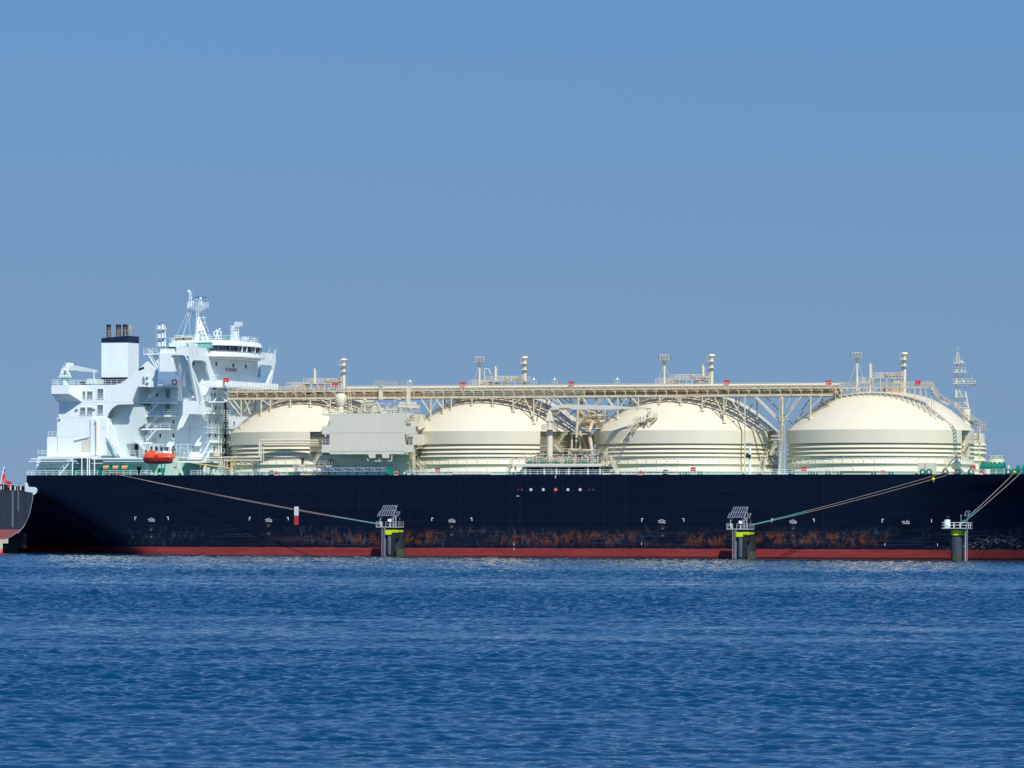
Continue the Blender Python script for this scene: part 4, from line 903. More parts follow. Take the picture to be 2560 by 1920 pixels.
def light_pole(fr, u, vt, vb):
    x, zt = at(fr, u, vt, 22.0); m = MB(); m.tube((x, 22, 33.4), (x, 22, zt - 1.6), .26, 10, .2); m.lathe([(.2, -1.8), (.62, -1.05), (0, -1.0)], (x, 22, zt), 10)
    m.box(x - 1.0, x + 1.0, 21, 23, zt - 1.05, zt - .95); m.rail([(x - 1, 21, zt - 1), (x + 1, 21, zt - 1), (x + 1, 23, zt - 1), (x - 1, 23, zt - 1), (x - 1, 21, zt - 1)], 1.0, 1.0, .05, 2)
    m.tube((x - .1, 22, zt - 2), (x - 1.6, 20.5, 35.5), .02, 3); m.tube((x + .1, 22, zt - 2), (x + 2.2, 20.5, 36.5), .02, 3); o = m.build('light_pole', CR, ship)
    m = MB()
    for dx in (-.8, -.25, .3, .8): m.lathe([(.05, 0), (.22, .1), (.22, .3), (0, .3)], (x + dx, 20.95, zt - .75), 8)
    m.build('floodlight', STL, o); return o
def dome_deck(fr, rails, pipes, ball):
    m = MB()
    for (u0, u1, v, y) in rails:
        a, b_ = P3(fr, u0, v, y), P3(fr, u1, v, y); m.box(a[0], b_[0], y, y + 3, a[2] - .12, a[2]); m.rail([a, b_], 1.05, .75, .045, 3); m.rail([(a[0], y + 3, a[2]), (b_[0], y + 3, a[2])], 1.05, .9, .045, 3)
        x = a[0] + .3
        while x < b_[0]: m.tube((x, y, a[2]), (x, y, 34), .07, 4); x += 1.6
    o = m.build('dome_top_platform', CR, ship); m = MB()
    for (u0, v0, u1, v1, r_) in pipes: m.tube(P3(fr, u0, v0, 20.5), P3(fr, u1, v1, 20.5), r_, 10); m.ball(P3(fr, u0, v0, 20.5), r_ * 1.1, 10, 5)
    c_ = P3(fr, *ball, 20.5); m.ball(c_, .5, 10, 6)
    for i in range(14): a = P3(fr, random.uniform(min(rails[0][0], rails[1][0]), rails[-1][1]), rails[0][2] + random.uniform(-8, 22), 21); m.tube(a, (a[0] + random.uniform(-.8, .8), 21, a[2] + random.uniform(-.2, .6)), .1, 6)
    m.build('dome_top_piping', PIPE, o, smooth=45)
    q = MB(); c_ = P3(fr, (rails[-1][0] + rails[-1][1]) / 2, rails[-1][2] + 18, 22); q.lathe([(2.4, 33.6), (2.4, 35.2), (0, 35.3)], (c_[0], 22.8, 0), 20); q.build('dome_tower', RUSTY, o)
dome_deck('D', ((700, 880, 388, 19.5), (880, 1250, 348, 20)), ((845, 378, 925, 372, .35), (1060, 378, 1130, 372, .3), (1150, 325, 1310, 325, .3)), (1145, 315))
vent_mast('D', 1333, 68, 375, 1); small_vent('D', 1010, 195)
dome_deck('E', ((655, 830, 392, 19.5), (835, 1050, 352, 20), (1055, 1250, 352, 20)), ((790, 383, 880, 383, .35), (1000, 385, 1070, 383, .3), (1130, 336, 1245, 338, .28)), (1060, 330))
vent_mast('E', 1250, 85, 390, 1); small_vent('E', 938, 207); light_pole('E', 768, 95, 390)
m = MB(); a = P3('E', 820, 365, 20); b_ = P3('E', 820, 222, 20); m.path([a, b_, (b_[0] + .9, 20, b_[2]), (b_[0] + 1.5, 20, b_[2] - 1.2)], .1, 6); m.build('gooseneck_pipe', CR, ship)
dome_deck('F', ((820, 960, 362, 19.5), (975, 1180, 322, 20), (1180, 1340, 322, 20)), ((960, 352, 1050, 350, .35), (1240, 350, 1330, 350, .3), (1270, 303, 1380, 303, .25)), (1213, 298))
vent_mast('F', 1397, 60, 362, 1); small_vent('F', 1308, 185); light_pole('F', 912, 72, 365)
dome_deck('G', ((690, 790, 392, 19.5), (815, 940, 347, 20), (940, 1090, 347, 20)), ((970, 328, 1105, 332, .28), (1020, 395, 1080, 395, .4)), (952, 325))
vent_mast('G', 1118, 110, 400, 1); small_vent('G', 802, 225); light_pole('G', 680, 115, 400)
# top platform and stairs of the foremost tank
m = MB(); y = 14.0; a = P3('G', 470, 437, y); b_ = P3('G', 1360, 437, y); m.box(a[0], b_[0], y, y + 1.6, a[2] - .25, a[2])
m.rail([a, b_], 1.1, 1.1, .045, 3); m.rail([(a[0], y + 1.6, a[2]), (b_[0], y + 1.6, a[2])], 1.1, 1.1, .045, 3)
u = 480
while u < 1370: x = at('G', u, 437, y)[0]; m.tube((x, y, a[2]), (x, y, min(a[2], domez(x, y))), .09, 5); m.tube((x, y, a[2] - .1), (x + 1.0, y, min(a[2], domez(x + 1, y) + .3)), .06, 4); u += 52
top4 = m.build('forward_walkway', CRS, ship)
m = MB(); m.stair(P3('G', 1365, 437, y), P3('G', 1450, 560, y), 1.2); c1 = P3('G', 1450, 560, y); c2 = P3('G', 1530, 600, y); m.stair(c1, c2, 1.2); c3 = P3('G', 1600, 625, y); m.rail([c2, c3], 1.1, .8); m.stair(c3, P3('G', 1690, 735, 12), 1.2); m.stair(P3('G', 1690, 735, 12), P3('G', 1810, 825, 9), 1.2)
m.rail([P3('G', 1735, 735, 10), P3('G', 1810, 790, 9)], 1.1, .8); m.rail([P3('G', 1810, 825, 8), P3('G', 1857, 825, 8)], 1.5, .6, .05, 3); m.box(*bx('G', 1690, 735, 1790, 742, 9, 12)); m.box(*bx('G', 1800, 825, 1858, 832, 6, 9))
m.stair(P3('G', 1800, 835, 6), P3('G', 1780, 945, 6), 1.2); m.stair(P3('G', 1710, 950, 5), P3('G', 1655, 1060, 5), 1.1); m.stair(P3('G', 1590, 1060, 4), P3('G', 1480, 1190, 3), 1.1); m.tube(P3('G', 1805, 830, 6), P3('G', 1805, 1190, 6), .16, 6); m.beam(P3('G', 1700, 950, 6), P3('G', 1815, 950, 6), 1.6, .15); m.beam(P3('G', 1585, 1060, 5), P3('G', 1665, 1060, 5), 1.6, .15)
for (u0, v0, u1, v1) in ((1700, 960, 1660, 1050), (1735, 960, 1670, 1080), (1590, 1070, 1590, 1190), (1630, 1070, 1630, 1100)): m.tube(P3('G', u0, v0, 6), P3('G', u1, v1, 6), .06, 4)
m.build('forward_stairs', CRS, ship)
m = MB(); c_ = P3('G', 1682, 635, 34); m.lathe([(1.0, 17), (1.0, c_[2]), (0, c_[2])], (c_[0], 34, 0), 16); bz = at('G', 1690, 850, 26)[1]
c_ = P3('G', 1635, 850, 31); m.lathe([(5, 17), (5, 25.9), (0, 25.9)], (c_[0], 31, 0), 60)
for zz in (18.4, 20.2, 21.7, 22.7, 23.4): m.lathe([(5, .5), (5.45, 0), (5, -.03)], (c_[0], 31, zz), 60)
m.build('forward_trunk', CR, ship, smooth=30)
# stair towers and fittings beside each recess (second to fourth tank)
m = MB()
for fr, us in (('F', (2030, 2000)), ('G', (1700, 1740))):
    for v in (890, 915) if fr == 'G' else (900, 935): p = P3(fr, us[0] - 30, v, 6); m.box(p[0], p[0] + 2.2, 6, 7.5, p[2] - .12, p[2] + .12)
m.stair(P3('F', 2050, 1000, 5), P3('F', 2000, 1100, 4.5), 1.0); m.stair(P3('F', 1940, 1120, 3), P3('F', 1880, 1290, 2), 1.0); m.rail([P3('F', 1950, 1105, 3), P3('F', 2060, 1105, 3)], 1.0, 1.1)
m.stair(P3('F', 355, 1165, 2), P3('F', 425, 1300, 2), 1.0); m.stair(P3('E', 110, 1235, 2), P3('E', 210, 1340, 1.5), 1.0); m.stair(P3('E', 1110, 1240, 2), P3('E', 1055, 1345, 2), 1.0)
m.stair(P3('E', 1690, 900, 5), P3('E', 1610, 1020, 5), 1.0); m.stair(P3('E', 1560, 1020, 4), P3('E', 1635, 1110, 4), 1.0); m.rail([P3('E', 1410, 1035, 4), P3('E', 1475, 1035, 4)], 1.0, .8)
# stair climbing the third tank
m.stair(P3('F', 470, 965, 2.2), P3('F', 560, 840, 3.2), 1.0); m.rail([P3('F', 535, 835, 3), P3('F', 585, 835, 3)], 1.0, .7); m.stair(P3('F', 580, 830, 3.4), P3('F', 640, 760, 5.2), 1.0); m.beam(P3('F', 630, 760, 5), P3('F', 740, 755, 5.4), 1.6, .2); m.rail([P3('F', 630, 757, 4.4), P3('F', 730, 757, 4.8)], 1.0, .8)
m.beam(P3('F', 750, 715, 6), P3('F', 835, 715, 6), 1.6, .15); m.rail([P3('F', 765, 713, 5.4), P3('F', 835, 713, 5.4)], 1.1, .8); m.stair(P3('F', 760, 790, 4.6), P3('F', 830, 720, 5.5), .9)
for u in (650, 680, 710, 735): m.tube(P3('F', u, 760, 4.6), P3('F', u, 812, 4.6), .06, 4)
m.tube(P3('F', 765, 640, 5.5), P3('F', 735, 700, 5.5), .18, 6); m.beam(P3('F', 410, 965, 2), P3('F', 490, 970, 2), 1.2, .12); m.rail([P3('F', 410, 965, 1.6), P3('F', 440, 965, 1.6)], 1.0, .8)
for i in range(22): u = random.uniform(385, 500); v = random.uniform(985, 1060); p = P3('F', u, v, 2.4); m.tube(p, (p[0] + random.uniform(-.6, .6), 2.4, p[2] + random.uniform(-.4, .6)), .05, 4)
m.build('tank_side_stairs', CRS, ship)

# ---------------------------------------------------------------- cargo machinery house between the first two tanks
hp = [(807, 1034.6), (1033.5, 1032), (1033.5, 1036), (1029, 1038), (1012, 1053), (1013, 1065), (1038.7, 1065.8), (1038.7, 1084.6), (1013, 1085.2), (1011.6, 1088), (1012, 1110), (1016.5, 1111.8), (1033.6, 1111.8), (1034, 1130), (1014.6, 1131), (1012, 1132), (1010, 1135.8), (979.4, 1135), (975, 1136), (973, 1138.5), (972.7, 1145), (956.8, 1145), (955.9, 1137.6), (954, 1135.4), (951.4, 1135), (942.3, 1135), (939.5, 1136), (938.7, 1138.5), (938.3, 1145), (924.2, 1145), (922, 1137.6), (918, 1135.5), (878, 1135.5), (875, 1137), (872, 1135.5), (827.5, 1135.5), (824, 1132), (821, 1131.3), (805.4, 1131.3), (805.4, 1111.8), (824.4, 1111.8), (824.8, 1108), (824.8, 1088), (824.4, 1085.6), (805.8, 1085.6), (806, 1066), (824.8, 1066), (825, 1042), (822, 1040), (807, 1038)]
m = MB(); m.prism(poly('X', hp, .4), .4, .7); mh = m.build('machinery_house_front', MH, ship)
xa, zt = at('X', 825, 1034.5, .7); xb, _ = at('X', 1010, 1034.5, .7); zl = at('X', 900, 1137, .7)[1]
m = MB(); m.box(xa, xb, .71, 14, zl, zt - .02); m.build('machinery_house', MH, ship)
m = MB(); x0 = at('N', 590, 700, 6)[0]; x1 = at('N', 1790, 700, 6)[0]; m.box(x0, x1, 6, 13.5, 16.9, zl - .01); m.build('lower_house_wall', MH, ship)
m = MB()
for v in (233, 488): a = at('N', 690, v, .4); b_ = at('N', 1730, v, .4); m.box(a[0], b_[0], .37, .4, a[1] - .04, a[1] + .04)
for u in (875, 1045, 1220, 1400, 1560): a = at('N', u, 0, .4); m.box(a[0] - .015, a[0] + .015, .39, .4, at('N', 0, 520, .4)[1], zt)
m.build('machinery_house_seams', material('grey_seam', (.44, .45, .39), .6), mh)
for (u0, v0, u1, v1) in ((583, 252, 690, 397), (1738, 250, 1845, 397), (1735, 60, 1840, 140)):
    q = MB(); q.box(*bx('N', u0, v0, u1, v1, 2.2, 8, .7)); q.build('side_gallery', MH, mh)
    q = MB(); a = P3('N', u0 + 8, v1 - 8, .7); b_ = P3('N', u1 - 8, v1 - 8, .7); q.rail([a, b_], 1.0, .8, .04, 2); q.build('gallery_rail', CR, mh)
m = MB(); m.path([P3('N', 1212, 590, .6), P3('N', 1225, 625, .6)], .09, 6); m.path([P3('N', 1310, 625, .6), P3('N', 1405, 625, .6)], .1, 6); m.path([P3('N', 1495, 625, .6), P3('N', 1548, 622, .6), P3('N', 1552, 530, .6)], .09, 6); m.tube(P3('N', 1380, 580, .6), P3('N', 1380, 625, .6), .06, 5); m.build('fender_pipes', CR, mh)
m = MB(); a = P3('N', 725, 692, 5.9); b_ = P3('N', 1570, 692, 5.9); m.box(a[0], b_[0], 5.6, 6, a[2] - .1, a[2] + .05)
for u in (800, 1040, 1330, 1570): p = P3('N', u, 680, 5.8); m.box(p[0] - .15, p[0] + .15, 5.6, 6, p[2] - .3, p[2] + .4)
m.build('lower_wall_pipe', MH, ship)
# on the machinery house roof
zr = zt
m = MB(); c_ = at('D', 1296, 560, 5); k_ = 1 / (4.424 * 11.8)
prof = [(0, 455), (30, 458), (58, 475), (66, 490), (66, 560), (40, 598), (33, 600), (36, 670)]
m.lathe([(u * k_, at('D', 1296, v, 5)[1]) for u, v in prof], (c_[0], 5, 0), 20); m.build('mushroom_vent', CR, ship, smooth=35)
m = MB(); m.rail([(at('D', 1100, 680, .6)[0], .8, zr), (at('D', 2080, 680, .6)[0], .8, zr)], 1.15, 1.35, .045, 3); m.rail([(at('D', 1100, 680, .6)[0], 1.0, zr), (at('D', 1100, 680, .6)[0], 13, zr)], 1.15, 1.6, .045, 3); m.build('roof_rail', CR, ship)
m = MB()
m.path([P3('D', 1565, 665, 4), P3('D', 1560, 555, 4), P3('D', 1660, 550, 4)], .32, 8); m.path([P3('D', 1690, 555, 4), P3('D', 1730, 620, 4), P3('D', 1735, 665, 4)], .28, 8); m.path([P3('D', 1735, 640, 4), P3('D', 1940, 640, 4)], .22, 8); m.path([P3('D', 1890, 560, 6), P3('D', 1905, 515, 6), P3('D', 1960, 530, 6)], .2, 8)
m.tube(P3('D', 1660, 665, 4), P3('D', 1660, 605, 4), .85, 14); m.tube(P3('D', 1580, 540, 4), P3('D', 1545, 520, 4), .28, 8)
for i in range(60):
    u = random.uniform(1480, 2050); v = random.uniform(570, 668); a = P3('D', u, v, random.uniform(3, 10)); k2 = random.random()
    if k2 < .5: m.tube(a, (a[0], a[1], zr), random.uniform(.06, .2), 6)
    else: m.tube(a, (a[0] + random.uniform(.4, 1.6), a[1], a[2]), random.uniform(.08, .25), 6)
m.build('roof_pipework', material('pale_green_pipe', (.50, .54, .42), .5, var=.4, vscale=1.5, col2=(.45, .36, .2)), ship, smooth=45)
for (u0, v0, u1, v1) in ((1945, 550, 2000, 580), (1930, 585, 2015, 612), (2050, 550, 2095, 580), (2035, 585, 2130, 622)):
    m = MB(); m.box(*bx('D', u0, v0, u1, v1, 3, 5)); m.build('roof_unit', MH, ship)
m = MB(); m.box(*bx('D', 1716, 380, 1755, 525, 9.8, 10.4)); m.box(*bx('D', 2022, 380, 2052, 640, 7, 8)); m.build('roof_column', CR, ship)
m = MB(); m.rail([P3('D', 1665, 372, 9), P3('D', 1915, 372, 9)], 1.0, .7, .045, 3); m.rail([P3('D', 2015, 372, 9), P3('D', 2090, 372, 9)], 1.1, .8, .045, 3); m.tube(P3('D', 1975, 372, 9), P3('D', 1975, 310, 9), .06, 4); m.tube(P3('D', 1915, 372, 9), P3('D', 1918, 318, 9), .05, 4)
for u in (1400, 1425): m.tube(P3('D', u, 670, 2), P3('D', u - 30, 400, 3), .08, 5)
m.ladder(P3('D', 1400, 670, 2), P3('D', 1400, 530, 2)); m.build('roof_ladders', CRS, ship)
m = MB()
for i, (u0, v0, u1, v1) in enumerate(((2100, 720, 2170, 720), (2060, 745, 2160, 745), (2085, 790, 2150, 790), (2125, 1070, 2190, 1060), (2100, 650, 2160, 650))): m.beam(P3('D', u0, v0, 4), P3('D', u1, v1, 4), 1.6, .2); m.rail([P3('D', u0, v0, 3.4), P3('D', u1, v1, 3.4)], .9, .7, .04, 2)
m.stair(P3('D', 2125, 880, 4), P3('D', 2160, 1040, 4), .9); m.stair(P3('E', 75, 1060, 3), P3('E', 40, 1190, 3), .9); m.beam(P3('N', 1860, 780, 3), P3('N', 1850, 420, 3), .6, .3); m.path([P3('D', 2130, 1240, 3), P3('D', 2212, 1330, 3)], .08, 5)
for i in range(30): a = P3('E', random.uniform(20, 110), random.uniform(1080, 1330), 4); m.tube(a, (a[0] + random.uniform(-.8, .8), 4, a[2] + random.uniform(-1.2, 1)), .07, 5)
m.build('side_stairs', CRS, ship)
# ---------------------------------------------------------------- deck pipes before the first tank, small ochre crane, lifeboat deck
m = MB(); y = 2.4
for lst in (((0, 1165), (390, 1165), (392, 978), (1060, 978)), ((0, 1200), (413, 1200), (413, 1008), (1075, 1005))): m.path([P3('D', u, v, y) for u, v in lst], .17, 8)
m.path([P3('D', 440, 1230, y), P3('D', 440, 1045, y), P3('D', 455, 1030, y), P3('D', 1080, 1030, y)], .1, 6)
for u in (560, 680, 810, 910): m.tube(P3('D', u, 978, y), P3('D', u, 1005, y), .05, 4)
m.path([P3('C', 560, 1183, 3), P3('C', 1395, 1190, 3)], .13, 6); m.path([P3('C', 600, 1225, 3), P3('C', 1395, 1225, 3)], .13, 6)
m.build('deck_pipe_runs', CR, ship, smooth=45)
m = MB(); m.box(*bx('C', 500, 1235, 1010, 1262, 2.0, 11)); m.box(*bx('C', 500, 1205, 960, 1213, 2.0, 3)); pf = m.build('boat_deck', WH, ship)
m = MB(); m.rail([P3('C', 0, 1180, 2.2), P3('C', 110, 1180, 2.2)], 1.1, 1, .045, 3); m.rail([P3('C', 560, 1180, 9), P3('C', 1060, 1180, 9)], 1.1, 1.2, .04, 3); m.path([P3('C', 205, 1100, 8), P3('C', 205, 998, 8), P3('C', 810, 992, 8)], .06, 4)
for u in (265, 330, 400, 480, 600, 650, 760): m.tube(P3('C', u, 1100, 8), P3('C', u - 5, 1000, 8), .05, 4)
for i in range(16): a = P3('C', random.uniform(590, 820), random.uniform(1020, 1140), 9); m.tube(a, (a[0] + random.uniform(-.7, .7), 9, a[2] + random.uniform(-.5, .5)), .045, 4)
m.build('boat_deck_rails', WH2, pf)
for u, w_ in ((225, .33), (310, .4), (370, .18), (398, .26), (432, .12), (462, .28), (486, .1), (548, .3)):
    q = MB(); x, z = at('C', u, 1060, HY0); q.box(x - w_, x + w_, HY0 - .06, HY0 + .02, z - .42, z + .42); q.build('window', GLS, house)
m = MB(); m.box(*bx('C', -160, 1262, 1240, 1445, 10.0, 11.3)); m.build('deck_level_bulkhead', material('teal_bounce_shade_paint', (.42, .66, .60), .5), ship)  # teal of shade and green deck bounce put into the wall colour
m = MB(); m.box(*bx('C', 1215, 1270, 2212, 1440, 3.7, 3.9)); q_ = m
m = MB(); m.box(at('C', 1245, 1400, 3.9)[0], TKX[3] + 22, 4.2, 42, 16.95, 17.35); m.build('tank_deck_plinth', material('pale_green_plinth', (.50, .66, .55), .5), ship)
m = MB(); m.tube(P3('C', 1395, 1440, 1.6), P3('C', 1400, 1190, 1.6), .42, 10, .2); m.tube(P3('C', 1395, 1440, 1.6), P3('C', 1395, 1375, 1.6), .55, 12); m.beam(P3('C', 1360, 1372, 1.6), P3('C', 1440, 1372, 1.6), .9, .2); oc = m.build('ochre_deck_crane', OCR, ship, smooth=40)
m = MB(); m.tube(P3('C', 1370, 1345, 1.4), P3('C', 815, 1265, 1.4), .22, 6, .14); m.build('crane_boom', OCR, oc)
m = MB(); m.beam(P3('C', 1420, 1310, 1.6), P3('C', 1450, 1270, 1.6), .6, .6); m.rail([P3('C', 1410, 1250, 1.2), P3('C', 1460, 1250, 1.2)], .8, .5, .05, 2); m.build('crane_winch', OCR, oc)
m = MB(); m.tube(P3('C', 1170, 1170, 4), P3('C', 1170, 1110, 4), .9, 14, 1.0); m.tube(P3('C', 1170, 1185, 4), P3('C', 1170, 1170, 4), .6, 10); m.tube(P3('C', 1000, 1440, 3), P3('C', 1005, 1290, 3), .42, 10); m.tube(P3('C', 1045, 1440, 3), P3('C', 1055, 1330, 3), .3, 8, .5); m.tube(P3('C', 1135, 1440, 3), P3('C', 1135, 1350, 3), .3, 8); m.build('cream_vent_posts', CR, ship, smooth=40)
m = MB()
for u in (940, 1210, 1225, 1250, 1290, 1330): m.tube(P3('C', u, 1440, 2), P3('C', u, 1200 if u > 1200 else 1290, 2), .09, 5)
for v in (1240, 1300, 1350): m.tube(P3('C', 1215, v, 2), P3('C', 1460, v, 2), .06, 4)
for i in range(50): a = P3('C', random.uniform(1180, 1480), random.uniform(1200, 1430), 2.6); m.tube(a, (a[0] + random.uniform(-.6, .6), 2.6, a[2] + random.uniform(-.5, .6)), random.uniform(.04, .1), 5)
for i in range(60): a = P3('C', random.uniform(1420, 1860), random.uniform(1238, 1275), 3); m.tube(a, (a[0] + random.uniform(-.6, .6), 3, a[2] + random.uniform(-.1, .15)), random.uniform(.05, .12), 5)
m.build('deck_pipework', CRS, ship)
m = MB()
for fr, u, v, h_ in (('D', 40, 1335, .5), ('D', 137, 1335, .5), ('D', 260, 1335, .8), ('D', 358, 1335, .6), ('D', 410, 1335, .6), ('D', 725, 1345, .6), ('O', 140, 670, .6), ('O', 220, 670, .6), ('F', 1085, 1283, .7), ('F', 1147, 1283, .7), ('F', 1270, 1278, .8), ('F', 2035, 1280, .7), ('G', 292, 1225, .6), ('G', 240, 1230, .7), ('G', 410, 1225, .8), ('G', 517, 1235, .4), ('G', 828, 1235, .4), ('G', 988, 1230, .5), ('M', 160, 1050, 1.5), ('C', 355, 1405, 1.4)):
    x, z = at(fr, u, v, .9); m = MB(); w_ = .35 if h_ < 1.3 else .75
    if h_ > 1.3: m.tube((x, 1.4, 16.95), (x, 1.4, 17 + h_), w_, 12); m.tube((x, 1.4, 17 + h_), (x, 1.4, 17.2 + h_), w_ * .7, 12)
    else:
        for dx in (-.32, .32): m.tube((x + dx, .9, 16.95), (x + dx, .9, 17 + h_), .2, 8); m.tube((x + dx, .9, 16.98 + h_), (x + dx, .9, 17.08 + h_), .26, 8)
        m.box(x - .6, x + .6, .6, 1.2, 16.95, 17.1)
    m.build('mooring_bollard', GRN2, ship)
# ---------------------------------------------------------------- gangway stowed at the rail
m = MB(); ga = P3('N', 240, 743, .9); gb = P3('N', 1465, 738, .9); L_ = gb[0] - ga[0]
for y in (.5, 1.3):
    for dz in (-.38, .38): m.beam((ga[0], y, ga[2] + dz), (gb[0], y, gb[2] + dz), .09, .1)
n_ = 26
for i in range(n_):
    x0 = ga[0] + L_ * i / n_; x1 = x0 + L_ / n_; z = ga[2]
    m.beam((x0, .5, z - .38), (x0, .5, z + .38), .07, .07)
    if i % 3 == 1: m.beam((x0, .5, z + .36), (x1 + .5, .5, z - .36), .08, .12)
m.box(ga[0], gb[0], .55, 1.25, ga[2] - .36, ga[2] - .3)
gw = thing('gangway', (ga[0], .9, 17.0), 'long silver lattice gangway lying along the ship rail below the machinery house', 'gangway')
alu = material('silver_blue_aluminium', (.42, .48, .62), .35, metal=.3)
def child(mb, name, mat, par, smooth=None):
    o = mb.build(name, mat, None, origin=None, smooth=smooth); inv = Matrix.LocRotScale(par.location, par.rotation_euler, None).inverted() @ Matrix.Rotation(-KT, 4, 'Y'); o.parent = par; o.data.transform(inv); return o
child(m, 'gangway_lattice', alu, gw)
m = MB(); m.box(ga[0] - .3, ga[0], .4, 1.4, ga[2] - .5, ga[2] + .5); child(m, 'end_frame', alu, gw)
m = MB(); m.box(*bx('N', 1462, 722, 1545, 815, .5, 1.6)); m.tube(P3('N', 1500, 770, .5), P3('N', 1500, 770, .4), .5, 12)
for u in (690, 765, 935, 1065, 1200, 1375): m.beam(P3('N', u, 768, 1), P3('N', u, 822, 1), .2, .22)
m.beam(P3('N', 690, 815, 1), P3('N', 1480, 815, 1), .2, .2); m.tube(P3('N', 680, 822, 1.2), P3('N', 680, 690, 1.2), .12, 6)
for u0 in (770, 945, 1210): m.beam(P3('N', u0 + 30, 815, 1), P3('N', u0 - 10, 790, 1), .1, .1)
m.build('gangway_cradle', GRN2, ship)
m = MB(); m.prism(poly('N', [(635, 685), (735, 685), (700, 705), (680, 712), (665, 705)], 1.5), 1.2, 1.8); m.rail([P3('N', 645, 683, 1.4), P3('N', 725, 683, 1.4)], 1.0, .6, .04, 2); m.rail([P3('N', 180, 690, 1.4), P3('N', 620, 690, 1.4)], 1.0, 1.2, .04, 2); m.beam(P3('N', 200, 690, 1.8), P3('N', 620, 690, 1.8), 1.0, .12); m.stair(P3('N', 480, 675, 2.2), P3('N', 572, 520, 2.2), .8)
m.box(*bx('N', 275, 670, 340, 700, 1.2, 1.8)); m.tube(P3('N', 200, 822, 1.2), P3('N', 200, 690, 1.2), .1, 5); m.tube(P3('N', 550, 822, 1.2), P3('N', 550, 760, 1.2), .12, 5)
m.build('gangway_platform', CR, ship)
m = MB(); m.lathe([(0, .5), (.3, .4), (.38, 0), (.3, -.6), (.45, -1.0), (0, -1.0)], P3('N', 318, 610, 1.8), 10); m.build('dark_hose_reel', BLK, ship)
m = MB(); m.box(*bx('N', 668, 600, 722, 670, 5.3, 5.9)); m.build('dark_red_cabinet', material('maroon_paint', (.13, .02, .04), .5), ship)
# ---------------------------------------------------------------- manifold platform amidships
mp0 = P3('O', 140, 540, .6); mp1 = P3('O', 1600, 540, .6)
m = MB(); m.box(mp0[0], mp1[0], .4, 9, mp0[2] - .22, mp0[2] + .3); m.box(mp0[0], mp1[0], .32, .4, mp0[2] - .32, mp0[2] + .05); mf = m.build('manifold_platform', MH, ship)
m = MB()
for u in (190, 350, 660, 858, 1060, 1370, 1565): x = at('O', u, 600, .9)[0]; m.tube((x, .9, 16.95), (x, .9, mp0[2] - .2), .22, 8)
for u in (320, 1325, 1455): x = at('O', u, 600, 5)[0]; m.tube((x, 5, 16.95), (x, 5, mp0[2] - .2), .15, 8)
m.beam(P3('O', 440, 575, .8), P3('O', 760, 580, .8), .08, .1); m.beam(P3('O', 760, 582, .8), P3('O', 1280, 572, .8), .08, .1); m.build('platform_columns', CR, mf, smooth=40)
m = MB(); m.box(at('O', 190, 600, 9)[0], at('O', 1590, 600, 9)[0], 8.8, 9.2, 16.95, mp0[2] - .25); m.build('shade_backing_sheet', material('under_platform_shade', (.015, .025, .05), .7), mf)  # dark sheet added behind the columns, shade below the platform as colour
m = MB(); zf = mp0[2] + .3; m.rail([(mp0[0], .5, zf), (mp1[0], .5, zf)], 1.2, 1.5, .045, 3); m.rail([P3('O', 340, 372, 3), P3('O', 1560, 372, 3)], .05, 3, .05, 1); m.rail([P3('O', 590, 325, 6), P3('O', 1640, 360, 6)], .9, 1.3, .045, 3); m.rail([P3('O', 300, 440, 4), P3('O', 300, 380, 4)], 1.2, 1, .04, 2); m.build('platform_rail', CR, mf)
m = MB()
for i in range(9):
    u = 360 + i * 200 if i < 6 else 0
    if not u: continue
    a = P3('O', u, 515, 1.2); m.tube(a, (a[0], 1.2, a[2] + 1.6), .14, 6); b_ = P3('O', u + 170, 515, 1.2); m.tube(b_, (b_[0], 1.2, b_[2] + 1.6), .14, 6)
for j in range(3):
    for i in range(24):
        a = P3('O', 370 + i * 50 + random.uniform(-12, 12), 420 + j * 28, 1.6 + j); r_ = random.uniform(.14, .30); m.lathe([(r_, 0), (r_, .12), (0, .12)], a, 10); m.tube((a[0], a[1], a[2] - .9), (a[0], a[1] + .4, a[2]), r_ * .45, 6)
for i in range(270):
    u = random.uniform(330, 1500); v = random.uniform(350, 512); a = P3('O', u, v, random.uniform(1, 7)); k_ = random.random()
    if k_ < .5: m.tube(a, (a[0], a[1], a[2] + random.uniform(-.9, .7)), random.uniform(.05, .12), 5)
    elif k_ < .85: m.tube(a, (a[0] + random.uniform(-1, 1), a[1], a[2] + random.uniform(-.2, .2)), random.uniform(.06, .16), 6)
    else: m.ball(a, random.uniform(.15, .3), 6, 4)
m.build('manifold_pipework', material('manifold_paint', (.60, .56, .44), .5, var=.5, vscale=2.2, col2=(.22, .20, .14)), mf, smooth=40)
for u0, u1 in ((370, 520), (570, 720), (775, 920), (975, 1120), (1175, 1380)):
    m = MB(); m.box(*bx('O', u0, 492, u1, 518, .7, 1.6)); a = P3('O', (u0 + u1) / 2, 485, 1.1); m.tube((a[0] - .7, 1.1, a[2]), (a[0] + .2, 1.1, a[2]), .25, 8); m.build('drip_tray', GRN2, mf)
for u, w_ in ((610, 30), (703, 22), (807, 28)):
    m = MB(); m.box(*bx('O', u - w_, 610, u + w_, 655, 1.0, 1.8)); a = P3('O', u, 655, 1.4); m.tube((a[0], 1.4, 16.95), a, .1, 5); m.build('green_winch_box', GRN2, mf)
